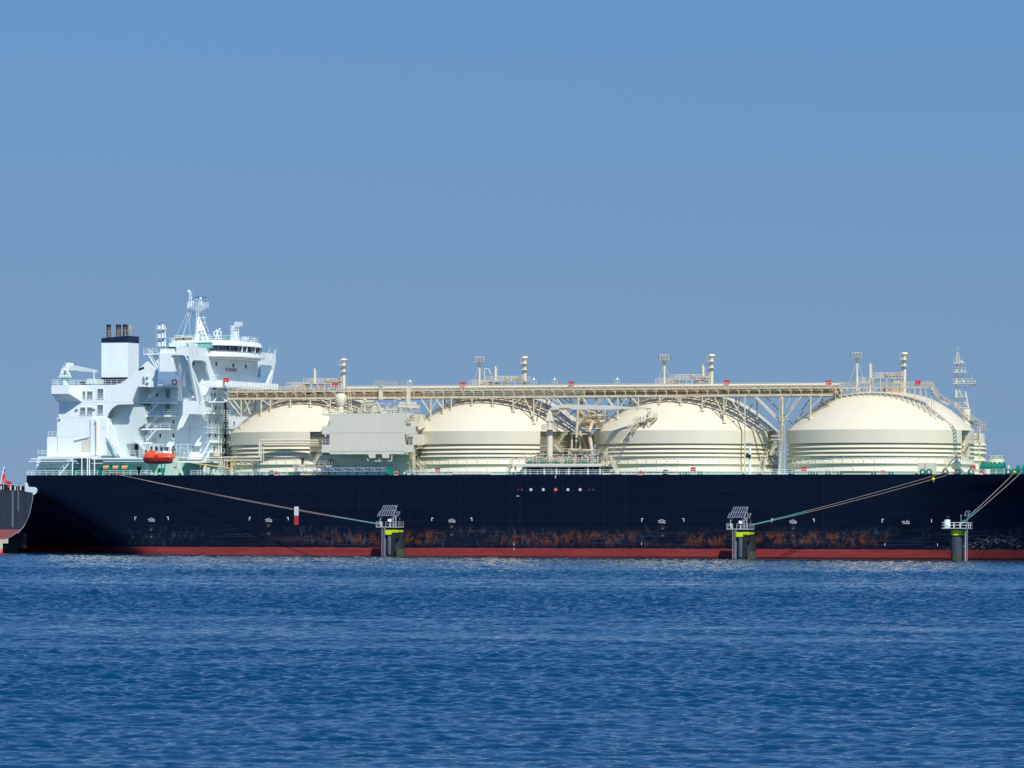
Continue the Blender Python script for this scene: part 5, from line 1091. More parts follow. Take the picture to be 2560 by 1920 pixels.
for (u0, v0, u1, v1, mt) in ((1615, 365, 1650, 382, OCR), (1618, 388, 1645, 405, OCR), (1590, 400, 1600, 450, PNK), (182, 410, 205, 435, BLK), (1205, 640, 1260, 668, material('pink_cover', (.62, .40, .36), .6)), (1480, 415, 1550, 435, GRN2), (1615, 668, 1650, 690, CR), (1665, 668, 1710, 690, CR)):
    m = MB(); m.box(*bx('O', u0, v0, u1, v1, 1.4, 2.0)); m.build('manifold_locker', mt, mf)
m = MB(); m.tube(P3('O', 245, 515, 2), P3('O', 245, 375, 2), .06, 5); m.tube(P3('O', 290, 515, 2), P3('O', 290, 375, 2), .06, 5); m.stair(P3('O', 60, 690, 1.6), P3('O', 135, 530, 1.6), .8); m.stair(P3('O', 1860, 680, 1.4), P3('O', 1735, 470, 1.8), .9); m.rail([P3('O', 1620, 440, 1.2), P3('O', 1740, 470, 1.2)], 1.2, .8, .05, 3); m.stair(P3('O', 1640, 500, 2), P3('O', 1680, 340, 2), .8); m.build('platform_stairs', CR, mf)
# hose handling crane amidships
CYK = 3.0; c0 = at('E', 1511, 1130, CYK)
def zE(v, u=1511, fr='E'): return at(fr, u, v, CYK)[1]
rE = lambda px: px / 4.254 / 12.0
m = MB(); m.lathe([(rE(32), 17), (rE(32), zE(872))], (c0[0], CYK, 0), 24); m.lathe([(rE(26), zE(862)), (rE(26), zE(845)), (rE(34), zE(778)), (0, zE(778))], (c0[0], CYK, 0), 20); hc = m.build('crane_pedestal', CR, ship, smooth=40)
m = MB(); m.lathe([(0, zE(872)), (rE(88), zE(870)), (rE(88), zE(862)), (0, zE(862))], (c0[0], CYK, 0), 24)
pts = [(c0[0] + rE(86) * math.cos(R(a)), CYK + rE(86) * math.sin(R(a)), zE(862)) for a in range(0, 361, 30)]; m.rail(pts, .95, .9, .04, 3); m.build('pedestal_platform', CR, hc)
m = MB(); b_ = zE(778); t_ = zE(655); m.add([(c0[0] - .72, CYK - .7, b_), (c0[0] + .8, CYK - .7, b_), (c0[0] + .8, CYK + .7, b_), (c0[0] - .72, CYK + .7, b_), (c0[0] - .15, CYK - .3, t_), (c0[0] + .35, CYK - .3, t_), (c0[0] + .35, CYK + .3, t_), (c0[0] - .15, CYK + .3, t_)], [(0, 3, 2, 1), (4, 5, 6, 7), (0, 1, 5, 4), (1, 2, 6, 5), (2, 3, 7, 6), (3, 0, 4, 7)]); m.build('crane_head', CR, hc)
m = MB(); m.prism(poly('E', [(1520, 640), (1600, 612), (1640, 598), (2212, 612), (2212, 655), (1780, 655), (1600, 655), (1530, 660)], CYK) , CYK - .45, CYK + .45); m.build('crane_boom', MH, hc)
m = MB(); m.prism(poly('F', [(-2, 584), (560, 600), (725, 608), (725, 628), (560, 625), (0, 628)], CYK - .05), CYK - .4, CYK + .4); m.build('boom_tip', MH, hc)
m = MB(); m.beam(P3('E', 1615, 645, CYK - .6), P3('E', 1740, 645, CYK - .6), .1, .35); m.beam(P3('F', 725, 620, CYK), P3('F', 775, 622, CYK), .5, .2); m.tube(P3('F', 735, 625, CYK), P3('F', 735, 690, CYK), .05, 4); m.ball(P3('F', 735, 695, CYK), .3, 8, 5); m.ball(P3('E', 1565, 700, CYK + .3), .4, 8, 5); m.build('crane_hook', RUSTY, hc)
# ---------------------------------------------------------------- foremast
FY = 27.0; g = lambda u, v: P3('G', u, v, FY)
m = MB(); m.tube(g(1590, 610), g(1600, 110), .2, 8, .09); m.tube(g(1705, 630), g(1640, 250), .13, 8, .06); m.tube(g(1610, 90), g(1612, 70), .08, 5)
for (a, b_) in (((1605, 540), (1700, 590)), ((1600, 500), (1640, 450)), ((1603, 310), (1660, 390)), ((1600, 240), (1640, 190)), ((1612, 110), (1640, 290)), ((1650, 330), (1660, 370)), ((1600, 430), (1690, 600)), ((1665, 420), (1690, 520))): m.tube(g(*a), g(*b_), .065, 5)
fm = m.build('foremast', CR, ship)
for (u0, u1, v) in ((1582, 1670, 215), (1582, 1690, 298), (1575, 1765, 402), (1600, 1690, 525), (1590, 1720, 625)):
    m = MB(); a, b_ = g(u0, v), g(u1, v); m.box(a[0], b_[0], FY - .9, FY + .9, a[2] - .06, a[2] + .06); m.rail([(a[0], FY - .9, a[2]), (b_[0], FY - .9, a[2])], 1.0, 1.0, .03, 2); m.build('foremast_platform', CR, fm)
m = MB(); m.prism(poly('G', [(1660, 405), (1770, 402), (1780, 408), (1690, 428)], FY), FY - .8, FY + .8); m.tube(g(1730, 400), g(1730, 345), .25, 8); m.ball(g(1733, 335), .22)
for u, v in ((1640, 200), (1655, 205), (1675, 290), (1770, 385), (1625, 385), (1590, 385), (1665, 385), (1700, 380)): m.ball(g(u, v), .2, 6, 4)
m.tube(g(1575, 380), g(1575, 180), .04, 4)
for v in (110, 135, 150, 330, 350, 420, 440, 460): m.tube(g(1570, v), g(1600, v), .035, 4)
m.build('foremast_fittings', STL, fm)
m = MB(); m.tube(g(1600, 235), P3('G', 1365, 385, 16), .03, 4); m.tube(g(1760, 415), P3('G', 2300, 690, 23), .035, 4); m.tube(g(1758, 415), P3('G', 1755, 700, 23), .02, 4); m.tube(g(1600, 210), P3('B', 1400, 610, 22), .02, 3) if 0 else None; m.build('mast_stays', STL, fm)
# ---------------------------------------------------------------- forecastle
m = MB(); c_ = P3('Q', 1675, 440, 30); m.tube((c_[0], 30, 17), (c_[0], 30, at('Q', 1675, 370, 30)[1]), 1.65, 20); m.build('cream_deck_tank', CR, ship, smooth=40)
m = MB(); c_ = at('Q', 1675, 370, 30); r_ = 1.65; m.rail([(c_[0] + r_ * math.cos(R(a)), 30 + r_ * math.sin(R(a)), c_[1]) for a in range(0, 361, 45)], .6, 1.2, .05, 2); m.build('tank_rail', CR, ship)
m = MB()
for u in (1400, 1480, 1560, 1640, 1740, 1820): c_ = P3('Q', u, 540, 5); m.tube((c_[0] - .25, 5, c_[2]), (c_[0] + .15, 5, c_[2]), 1.08, 20)
c_ = P3('Q', 1420, 545, 5); d_ = P3('Q', 1830, 545, 5); m.tube(c_, d_, .85, 18); m.box(c_[0], d_[0], 4.2, 5.8, 16.95, c_[2] - .6); m.build('windlass', GRN2, ship, smooth=40)
m = MB(); c_ = P3('Q', 2110, 570, 4); m.tube((c_[0] - .4, 4, c_[2]), (c_[0] + .1, 4, c_[2]), .75, 16); c_ = P3('Q', 2190, 560, 4); m.tube((c_[0], 4, c_[2]), (c_[0] + 4, 4, c_[2]), .7, 14); m.box(c_[0] - 2, c_[0] + 4, 3.4, 4.6, 16.95, 17.6); m.build('forward_winch', GRN2, ship, smooth=40)
m = MB(); c_ = P3('Q', 1910, 560, 4); m.tube((c_[0], 4, 17), (c_[0], 4, at('Q', 1910, 500, 4)[1]), .3, 8); c_ = P3('Q', 1490, 620, 1.5); m.tube((c_[0], 1.5, 17), (c_[0], 1.5, c_[2] + .4), .65, 14); m.build('forecastle_vents', CR, ship, smooth=40)
m = MB(); m.box(*bx('G', 1238, 1130, 1300, 1245, 2.2, 3.6)); m.box(*bx('G', 1303, 1132, 1390, 1245, 2.0, 3.4)); m.build('deck_store', CR, ship)
m = MB(); m.tube(P3('F', 1785, 1300, 1.2), P3('F', 1785, 1015, 1.2), .26, 10); o = m.build('deck_lamp_post', WH2, ship, smooth=40)
m = MB(); m.rail([P3('F', 1745, 1015, 1.2), P3('F', 1810, 1015, 1.2)], .6, .7, .05, 2)
for u in (1755, 1780, 1800): m.lathe([(.05, 0), (.28, .1), (.28, .35), (0, .35)], P3('F', u, 990, 1.0), 8)
m.build('post_head', STL, o); m = MB(); m.box(*bx('F', 1742, 1090, 1792, 1125, .7, .9)); m.build('dark_screen', BLK, o)
# ---------------------------------------------------------------- main deck rail
m = MB()
for (u0, u1, dense) in ((68, 182, 1), (190, 245, 1), (258, 344, 1), (352, 380, 0), (478, 720, 1), (1020, 1280, 1), (1290, 1490, 1), (1490, 2000, 1), (2000, 2100, 1), (2430, 2445, 1), (2450, 2512, 1)):
    a = at('X', u0, 1187, .2)[0]; b_ = at('X', u1, 1187, .2)[0]; m.rail([(a, .15, 17.0), (b_, .15, 17.0)], 1.12, 1.6, .05, 3)
m.rail([(XS + .3, .2, 17), (XS + .3, BM - 1, 17)], 1.12, 1.6, .05, 3)
m.build('deck_railing', WH2, ship)
m = MB()
for fr, u0, u1, v in (('E', 480, 880, 1335), ('O', 1740, 1920, 690)): a = P3(fr, u0, v, 1); b_ = P3(fr, u1, v, 1); m.box(a[0], b_[0], .8, 2, 17, a[2] + .25)
for fr, u, v in (('N', 310, 808), ('C', 140, 1400), ('C', 232, 1420), ('C', 350, 1420)): m.prism(poly(fr, [(u - 30, v + 15), (u - 18, v - 15), (u + 30, v - 15), (u + 20, v + 15)], .35), .3, .4)
m.build('deck_screens', CR, ship)
for fr, u, v, Y in (('B', 1252, 1385, BX * 0 + 12), ('D', 1230, 366, 14), ('E', 588, 385, 12), ('E', 1743, 380, 12), ('F', 1550, 352, 12), ('G', 418, 394, 12), ('G', 1243, 394, 14), ('E', 316, 1300, .8), ('F', 1203, 1245, .8), ('G', 188, 1190, .8), ('G', 1745, 1178, 1.5)):
    p = P3(fr, u, v, Y) if fr != 'B' else Q3('B', u, v, -70); m = MB(); x, y, z = p; m.box(x - .5, x + .5, y - .25, y + .25, z - .38, z + .38); m.box(x - .56, x + .56, y - .3, y + .3, z + .38, z + .42); o = m.build('red_hose_box', RED, ship)
    m = MB()
    for dx in (-.35, .35): m.tube((x + dx, y, z - .38), (x + dx, y, z - 1.3 if fr != 'G' or v > 500 else z - .9), .05, 4)
    m.build('box_legs', CR, o); m = MB(); m.box(x - .07, x + .09, y - .31, y - .25, z - .12, z + .08); m.build('box_emblem', WMK, o)
for fr, u, v in (('E', 1345, 360), ('E', 1565, 360), ('E', 25, 380), ('F', 428, 345)):
    a = P3(fr, u, v + 28, NY); m = MB(); m.rail([(a[0] - .55, NY, a[2]), (a[0] + .55, NY, a[2])], 1.0, .55, .05, 2); m.tube(a, (a[0], NY, a[2] + 1.0), .06, 4); o = m.build('bridge_lamp_stand', CR, bridge); m = MB(); m.lathe([(.08, .5), (.3, 0), (0, 0)], (a[0], NY, a[2] + .95), 8); m.build('lamp_head', LAMP, o)

# ================================================================ THINGS ON AND AROUND THE SHIP
# lifeboat
X0, zb0 = at('C', 108, 1282, 1.2); X1 = at('C', 555, 1282, 1.2)[0]; ztop = at('C', 240, 1080, 1.2)[1]; LX = (X0 + X1) / 2; HL = (X1 - X0) / 2; zg = at('C', 330, 1190, 1.2)[1]
lb = thing('lifeboat', (LX, 1.4, zb0), 'enclosed orange lifeboat hanging in davits below the white superstructure', 'lifeboat')
def loft(secs):                                   # secs: (x, halfwidth, zlow, zhigh)
    m = MB(); n_ = 10; vs = []
    for x, hw, zl_, zh in secs:
        for i in range(n_):
            a = math.pi * i / (n_ - 1); vs.append((x, 1.4 - hw * math.cos(a) * 1.0, zl_ + (zh - zl_) * math.sin(a) ** .75))
    fs = [(i * n_ + j, i * n_ + j + 1, (i + 1) * n_ + j + 1, (i + 1) * n_ + j) for i in range(len(secs) - 1) for j in range(n_ - 1)]
    fs += [tuple(range(n_)), tuple(range((len(secs) - 1) * n_, len(secs) * n_))[::-1]]
    return m.add(vs, fs)
t = [-1, -.93, -.8, -.6, -.3, 0, .3, .6, .8, .93, 1]
lo = [(.25, .55), (.7, .3), (1.05, .12), (1.25, .04), (1.35, 0), (1.35, 0), (1.35, 0), (1.3, .03), (1.15, .12), (.8, .35), (.25, .75)]
hh = zg - zb0
m = loft([(LX + HL * a, w_, zg + (.12 if abs(a) > .9 else 0), zb0 + l_ * hh) for a, (w_, l_) in zip(t, lo)]); child(m, 'hull_shell', ORD, lb, 50)
up = [.25, .5, .85, 1.25, 1.3, 1.15, 1.1, 1.05, .95, .6, .15]; k_ = (ztop - zg) / 1.3
m = loft([(LX + HL * a * .99, w_ * .98, zg + (.1 if abs(a) > .9 else 0), zg + max(.12, u_ * k_ * (.82 if a > -.5 else 1))) for a, (w_, l_), u_ in zip(t, lo, [.2, .5, .9, 1.22, 1.12, 1.05, 1.05, 1.0, .9, .55, .15])]); child(m, 'canopy', ORG, lb, 50)
m = MB(); c_ = at('C', 240, 1085, 1.4); m.box(c_[0] - .55, c_[0] + .55, 1.0, 1.9, zg + .9, c_[1]); child(m, 'steering_cupola', ORG, lb)
m = MB(); m.box(*bx('C', 268, 1152, 330, 1198, .02, .1, .1)); o = child(m, 'side_hatch', ORD, lb)
m = MB(); m.tube((LX - HL, 1.4, zg), (LX - HL - .25, 1.4, zg + .5), .08, 6); m.tube((LX + HL, 1.4, zg + .2), (LX + HL + .1, 1.4, zg + .8), .08, 6); child(m, 'lifting_hooks', STL, lb)
m = MB(); m.beam((LX - HL * .9, .08, zg), (LX + HL * .9, .08, zg), .1, .1); child(m, 'rubbing_strake', ORD, lb)
for u0, v0, u1, v1, u2 in ((150, 1180, 150, 1060, 130), (565, 1185, 530, 1055, 530)):
    m = MB(); m.beam(P3('C', u0, v0, 2.6), P3('C', u1, v1, 1.4), .35, .4); m.build('davit_arm', material('brown_davit_paint', (.40, .28, .14), .6), ship)
m = MB()
for (a, b_) in (((585, 1180), (560, 1440)), ((560, 1200), (500, 1440)), ((600, 1200), (690, 1440)), ((595, 1190), (595, 1440)), ((545, 1300), (640, 1380)), ((520, 1390), (600, 1300)), ((605, 1300), (680, 1440))): m.beam(P3('C', *a, 1.2), P3('C', *b_, 1.2), .22, .22)
m.build('davit_frame', material('cream_davit_frame', (.70, .76, .62), .5), ship)
m = MB(); m.tube(P3('C', 175, 1440, 3), P3('C', 170, 1275, 3), .4, 8); m.tube(P3('C', 375, 1340, 2), P3('C', 375, 1275, 2), .12, 5); m.tube(P3('C', 420, 1440, 2), P3('C', 420, 1290, 2), .15, 6); m.build('boat_support_posts', WH, ship)
# life rings on the rails
def ring(fr, u, v, Y, lab, r_=.42, col=None):
    x, z = at(fr, u, v, Y); m = MB(); n_ = 20; k2 = 8; vs = []; rt = r_ * .3
    for i in range(n_):
        a = 2 * math.pi * i / n_
        for j in range(k2):
            b_ = 2 * math.pi * j / k2; rr = r_ + rt * math.cos(b_); vs.append((x + rr * math.cos(a), Y + rt * math.sin(b_), z + rr * math.sin(a)))
    m.add(vs, [(i * k2 + j, ((i + 1) % n_) * k2 + j, ((i + 1) % n_) * k2 + (j + 1) % k2, i * k2 + (j + 1) % k2) for i in range(n_) for j in range(k2)])
    mt = material('red_ring_cover', (.62, .10, .07), .6)
    o = m.build('life_ring', mt, None, origin=(x, Y, z), smooth=60); tag(o, lab, 'life ring', 'life rings hung along the ship')
    m = MB()
    for i in range(4):
        a = R(45 + 90 * i); m.beam((x + r_ * .68 * math.cos(a), Y - rt * .9, z + r_ * .68 * math.sin(a)), (x + r_ * 1.32 * math.cos(a), Y - rt * .9, z + r_ * 1.32 * math.sin(a)), .05, .16)
    b_ = m.build('reflective_bands', WMK, None); inv = Matrix.LocRotScale(o.location, o.rotation_euler, None).inverted() @ Matrix.Rotation(-KT, 4, 'Y'); b_.parent = o; b_.data.transform(inv)
ring('C', 560, 88, GY0 - .15, 'red life ring on the gallery end beneath the bridge wing', .5)
ring('D', 582, 1345, -.1, 'red life ring on the rail below the aftmost dome tank')
ring('N', 1608, 793, -.1, 'red life ring on the rail right of the stowed gangway', .42)
ring('F', 665, 1282, -.1, 'red life ring on the rail below the third dome tank from the left')
ring('G', 915, 1221, -.1, 'red life ring on the rail below the foremost dome tank')
ring('Q', 1375, 645, -.1, 'red life ring on the forecastle rail beside the green windlass')
# flags and cloths
def flag(name, lab, fr, pts, Y, mats, cat='flag'):
    n_ = len(pts) // 2; L_ = [P3(fr, u, v, Y) for u, v in pts[:n_]]; R_ = [P3(fr, u, v, Y) for u, v in pts[n_:]]
    base = L_[0]; o = None
    for i, mt in enumerate(mats):
        m = MB(); t0, t1 = i / len(mats), (i + 1) / len(mats); vs = []; ns = 8
        for j in range(n_):
            a, b_ = Vector(L_[j]), Vector(R_[j])
            for k_ in range(ns + 1):
                s_ = t0 + (t1 - t0) * k_ / ns; p = a.lerp(b_, s_); vs.append((p.x, p.y + .12 * math.sin(s_ * 9 + j), p.z))
        m.add(vs, [(j * (ns + 1) + k_, j * (ns + 1) + k_ + 1, (j + 1) * (ns + 1) + k_ + 1, (j + 1) * (ns + 1) + k_) for j in range(n_ - 1) for k_ in range(ns)])
        if o is None: o = m.build(name, mt, None, origin=base); tag(o, lab, cat)
        else:
            c = m.build('stripe', mt, None); inv = Matrix.LocRotScale(o.location, o.rotation_euler, None).inverted() @ Matrix.Rotation(-KT, 4, 'Y'); c.parent = o; c.data.transform(inv)
    return o
RF = material('red_flag_cloth', (.72, .06, .06), .8); WF = material('white_flag_cloth', (.75, .72, .75), .8); OF = material('olive_yellow_cloth', (.32, .30, .03), .8); MF = material('dark_red_cloth', (.30, .02, .05), .8)
flag('flag', 'red white and blue flag drooping on the halyard left of the main mast', 'B', [(742, 418), (735, 450), (727, 488), (755, 430), (758, 480), (750, 520)], YC - 1.5, [RF, WF, BLUE])
flag('flag', 'small yellow flag on the halyard just left of the main mast', 'B', [(796, 432), (780, 455), (800, 448), (768, 485)], YC - 1.5, [OF])
flag('flag', 'dark red flag hanging close right of the main mast', 'B', [(905, 450), (898, 512), (916, 452), (906, 512)], YC - 1.5, [MF])
flag('awning_cloth', 'blue cloth bundle tied at the aft end of the pipe bridge', 'B', [(1058, 1490), (1060, 1515), (1110, 1492), (1112, 1516)], 11, [BLUE], 'cloth')
flag('awning_cloth', 'crumpled blue cloth hanging under the balcony beside the pipe bridge', 'B', [(1205, 1490), (1215, 1525), (1250, 1515), (1275, 1545)], 11, [BLUE], 'cloth')
# ---------------------------------------------------------------- mooring dolphins (deck platform, ladder, solar panels on a pile)
DY = -6.6
DARKP = material('dark_pile_coating', (.010, .016, .024), .5, var=.4, vscale=.8, col2=(.028, .030, .026)); WEED = material('weedy_waterline', (.055, .065, .032), .8, var=.5, vscale=1.5)
GREYP = material('pale_grey_steelwork', (.34, .36, .38), .5)
def make_dolphin():
    d = thing('mooring_dolphin', (0, 0, 0), 'x', 'mooring dolphin', tilt=False)
    g = lambda u, v, y=0.: ((u - 745) / 110.6, y, (1383 - v) / 110.6)
    m = MB(); m.lathe([(2.05, 1.55), (2.05, 4.6), (1.4, 4.7), (0, 4.7)], ((785 - 745) / 110.6 + .1, .6, 0), 40); m.build('pile', DARKP, d, smooth=40)
    m = MB(); m.lathe([(2.08, -2), (2.08, 1.55)], ((785 - 745) / 110.6 + .1, .6, 0), 40); m.build('weed_band', WEED, d, smooth=40)
    m = MB(); a, b_ = g(420, 712), g(925, 712); m.box(a[0], b_[0], -1.9, 2.2, a[2] - .1, a[2] + .12); m.build('platform', GREYP, d)
    m = MB(); z = a[2] + .12
    for u0, u1 in ((440, 560), (660, 915)): m.rail([(g(u0, 0)[0], -1.85, z), (g(u1, 0)[0], -1.85, z)], 1.0, 1.0, .06, 2)
    m.rail([(a[0], -1.85, z), (a[0], 2.1, z)], 1.0, 1.3, .05, 2); m.rail([(b_[0], 2.1, z), (b_[0], -1.85, z)], 1.0, 1.3, .05, 2); m.build('railing', GREYP, d)
    m = MB(); m.ladder(g(603, 1383, -2.0), g(603, 735, -2.0), .52); p, q_ = g(645, 1383, -1.7), g(645, 735, -1.7); m.build('ladder', GREYP, d); m = MB(); m.box(p[0] - .14, p[0] + .12, -1.75, -1.5, 0, q_[2]); p = g(560, 0); m.box(p[0] - .07, p[0] + .07, -1.75, -1.6, 0, q_[2]); m.build('ladder_post', material('dull_steel_post', (.12, .15, .17), .6, var=.3), d)
    m = MB(); m.box(*(g(668, 0)[0], g(825, 0)[0], -2.3, -1.2, g(0, 885)[2], g(0, 780)[2])); m.box(g(700, 0)[0], g(830, 0)[0], -2.2, -1.2, g(0, 900)[2], g(0, 885)[2]); m.box(g(825, 0)[0], g(970, 0)[0], -2.1, 1.0, g(0, 828)[2], g(0, 782)[2])
    for i in range(5): x = g(850 + i * 26, 0)[0]; m.box(x - .05, x + .06, -2.3, -2.1, g(0, 840)[2], g(0, 775)[2])
    m.build('yellow_collar', YEL, d)
    m = MB(); m.lathe([(.62, .3), (.62, 4.3), (.5, 4.6), (0, 4.6)], (g(760, 0)[0], -1.5, 0), 16); m.build('grey_fender', material('blue_grey_fender', (.065, .08, .115), .6), d, smooth=40)
    m = MB(); x0 = g(830, 0)[0]; m.box(x0, x0 + .6, -2.3, -1.2, .2, 4.7); m.box(x0 + .6, x0 + 1.2, -2.0, -1.0, 3.6, 4.6); m.beam((x0 + .3, -2, .9), (x0 + 1.2, -2, 1.1), .4, .3); m.box(x0 - .1, x0 + .5, -2.5, -1.4, 0, .4); m.tube((x0 + .5, -2.4, 4.6), (x0 + 1.1, -2.4, .9), .07, 5); m.build('rubber_fender_rig', BLK, d)
    m = MB()
    for i in range(9): m.ball((x0 + .5 + i * .07, -2.45, 4.2 - i * .4), .09, 6, 4)
    m.build('fender_chain', material('dull_chain', (.10, .11, .11), .6), d)
    # solar array on posts
    m = MB(); zp = z
    for u in (468, 790, 855): a = g(u, 0); m.beam((a[0], -.6, zp), (a[0], -.6, g(0, 452)[2]), .16, .16)
    m.beam(g(480, 525, -.6), g(530, 470, -.6), .12, .12); m.beam(g(775, 540, -.6), g(725, 470, -.6), .12, .12)
    for a, b_ in (((790, 690), (855, 460)), ((855, 690), (790, 460)), ((790, 450), (850, 215)), ((835, 215), (850, 460))): m.beam(g(*a, -.4), g(*b_, .2), .08, .08)
    m.beam(g(455, 455, -.7), g(860, 450, -.7), .1, .12); m.build('panel_posts', GREYP, d)
    def panel(c, nx, nz):                        # corners tl, tr, br, bl
        tl, tr, br, bl_ = [Vector(p) for p in c]; nrm = (tr - tl).cross(bl_ - tl).normalized() * -1
        if nrm.y > 0: nrm = -nrm
        q = MB(); q.add([tl, tr, br, bl_, tl - nrm * .05, tr - nrm * .05, br - nrm * .05, bl_ - nrm * .05], [(0, 1, 2, 3), (7, 6, 5, 4), (0, 4, 5, 1), (1, 5, 6, 2), (2, 6, 7, 3), (3, 7, 4, 0)]); o = q.build('solar_panel', PV, d)
        q = MB()
        for i in range(nx + 1): q.beam(tl.lerp(tr, i / nx) + nrm * .03, bl_.lerp(br, i / nx) + nrm * .03, .06, .07)
        for j in range(nz + 1): q.beam(tl.lerp(bl_, j / nz) + nrm * .03, tr.lerp(br, j / nz) + nrm * .03, .07, .06)
        q.build('panel_frame', GREYP, o)
    panel([g(512, 215, .3), g(838, 215, .3), g(795, 450, -1.0), g(460, 450, -1.0)], 6, 2)
    panel([g(425, 357, -.1), g(475, 357, -.1), g(450, 465, -.7), g(400, 465, -.7)], 1, 1); panel([g(885, 357, -.1), g(938, 357, -.1), g(912, 467, -.7), g(862, 467, -.7)], 1, 1)
    m = MB(); a = g(707, 592); m.box(g(672, 0)[0], g(745, 0)[0], -.9, -.4, a[2], g(0, 525)[2]); m.beam((a[0], -.6, zp), (a[0], -.6, a[2]), .12, .12); m.build('white_cabinet', WH2, d)
    m = MB(); a = g(497, 0); m.tube((a[0], -.8, zp), (a[0], -.8, g(0, 600)[2]), .28, 8); m.box(a[0] - .3, a[0] + .2, -1.1, -.5, g(0, 640)[2], g(0, 592)[2]); m.build('mooring_hook', material('pale_green_hook', (.45, .55, .45), .5), d)
    m = MB(); m.tube(g(435, 712, .5), g(437, 500, .5), .03, 4); m.tube(g(900, 712, .5), g(902, 490, .5), .03, 4); m.tube(g(920, 712, -1.5), g(955, 725, -1.5), .04, 4); m.build('thin_antennas', GREYP, d)
    return d
def copy_tree(o, parent=None):
    c = o.copy(); S.collection.objects.link(c)
    if parent: c.parent = parent
    for ch in list(o.children): copy_tree(ch, c)
    return c
d1 = make_dolphin(); d2 = copy_tree(d1)
def place(d, px):
    X, _ = at('X', px, 1389, DY, 0); d.location = (X, DY, 0)
place(d1, 900 + 745 / 9.22); place(d2, 900 + 745 / 9.22 + (1280 + 1945 / 3.456) - (640 + 1127 / 3.456))
d1['label'] = 'left one of two solar panelled mooring dolphins, below the machinery house'; d2['label'] = 'right one of two solar panelled mooring dolphins, below the third tank'
d1['group'] = d2['group'] = 'solar panelled mooring dolphins'
# third dolphin, round pile with small platform
X3 = at('K', 1652, 835, DY, 0)[0]; g3 = lambda u, v, y=0.: (X3 + (u - 1652) / 40.6, DY + y, (838 - v) / 40.6)
d3 = thing('mooring_dolphin', (X3, DY, 0), 'small round mooring dolphin with white tank and lime band near the bow', 'mooring dolphin', tilt=False)
def ch3(mb, name, mat, smooth=None):
    o = mb.build(name, mat, None, smooth=smooth); o.parent = d3; o.data.transform(Matrix.Translation(-Vector(d3.location))); return o
m = MB(); m.lathe([(1.25, 1.3), (1.25, 4.8), (0, 4.85)], (X3, DY, 0), 32); ch3(m, 'pile', material('grey_blue_pile', (.05, .065, .09), .5, var=.4, vscale=.9), 40)
m = MB(); m.lathe([(1.27, -2), (1.27, 1.3)], (X3, DY, 0), 32); ch3(m, 'weed_band', WEED, 40)
m = MB(); m.lathe([(1.3, 5.1), (1.3, 6.1), (0, 6.1)], (X3, DY, 0), 32); ch3(m, 'lime_band', YEL, 40); m = MB(); m.lathe([(.9, 4.8), (.9, 6.4)], (X3, DY, 0), 16); ch3(m, 'pile_neck', BLK)
m = MB(); a, b_ = g3(1545, 575), g3(1755, 575); m.box(a[0], b_[0], DY - 2, DY + 2, a[2] - .1, a[2] + .12); z = a[2] + .12; ch3(m, 'platform', GREYP)
m = MB(); m.rail([(a[0], DY - 1.95, z), (b_[0], DY - 1.95, z), (b_[0], DY + 1.95, z), (a[0], DY + 1.95, z), (a[0], DY - 1.95, z)], 1.05, 1.2, .055, 2); ch3(m, 'railing', WH2)
m = MB(); c_ = g3(1577, 0); m.lathe([(.62, z), (.62, z + 1.6), (0, z + 1.65)], (c_[0], DY - .9, 0), 18); ch3(m, 'white_tank', WH, 40)
m = MB(); m.add([g3(1566, 490, -.6), g3(1588, 490, -.6), g3(1588, 472, 0), g3(1566, 472, 0)], [(0, 1, 2, 3)]); a = g3(1577, 500); m.tube((a[0], DY - .3, a[2] - .3), (a[0], DY - .3, a[2] + .3), .05, 5); m.box(a[0] - .25, a[0] + .25, DY - .4, DY - .3, a[2] + .1, a[2] + .7); ch3(m, 'small_solar_panel', PV)
m = MB(); a = g3(1735, 0); m.tube((a[0], DY, z), (a[0], DY, g3(0, 460)[2]), .05, 5); m.tube((g3(1683, 0)[0], DY, z), (g3(1683, 0)[0], DY, g3(0, 465)[2]), .06, 5); m.ball((g3(1683, 0)[0], DY, g3(0, 472)[2]), .15); ch3(m, 'posts', GREYP)
m = MB(); c = [g3(1722, 433, .4), g3(1755, 433, .4), g3(1748, 472, -.4), g3(1716, 472, -.4)]; m.add(c + [(x, y + .06, z_) for x, y, z_ in c], [(0, 1, 2, 3), (7, 6, 5, 4), (0, 4, 5, 1), (1, 5, 6, 2), (2, 6, 7, 3), (3, 7, 4, 0)]); o = ch3(m, 'solar_panel', PV)
m = MB()
for i in range(4): m.beam(Vector(c[i]) + Vector((0, -.03, 0)), Vector(c[(i + 1) % 4]) + Vector((0, -.03, 0)), .06, .06)
ch3(m, 'panel_frame', GREYP)
m = MB(); m.ladder(g3(1752, 838, -1.6), g3(1752, 580, -1.6), .3); a = g3(1740, 0); m.box(a[0] - .1, a[0] + .1, DY - 1.6, DY - 1.4, 0, z - .2); ch3(m, 'ladder', GREYP)
m = MB(); a = g3(1600, 0); m.box(a[0] - .9, a[0] - .1, DY - .4, DY + .3, 2.0, 2.6); ch3(m, 'fender_block', BLK)
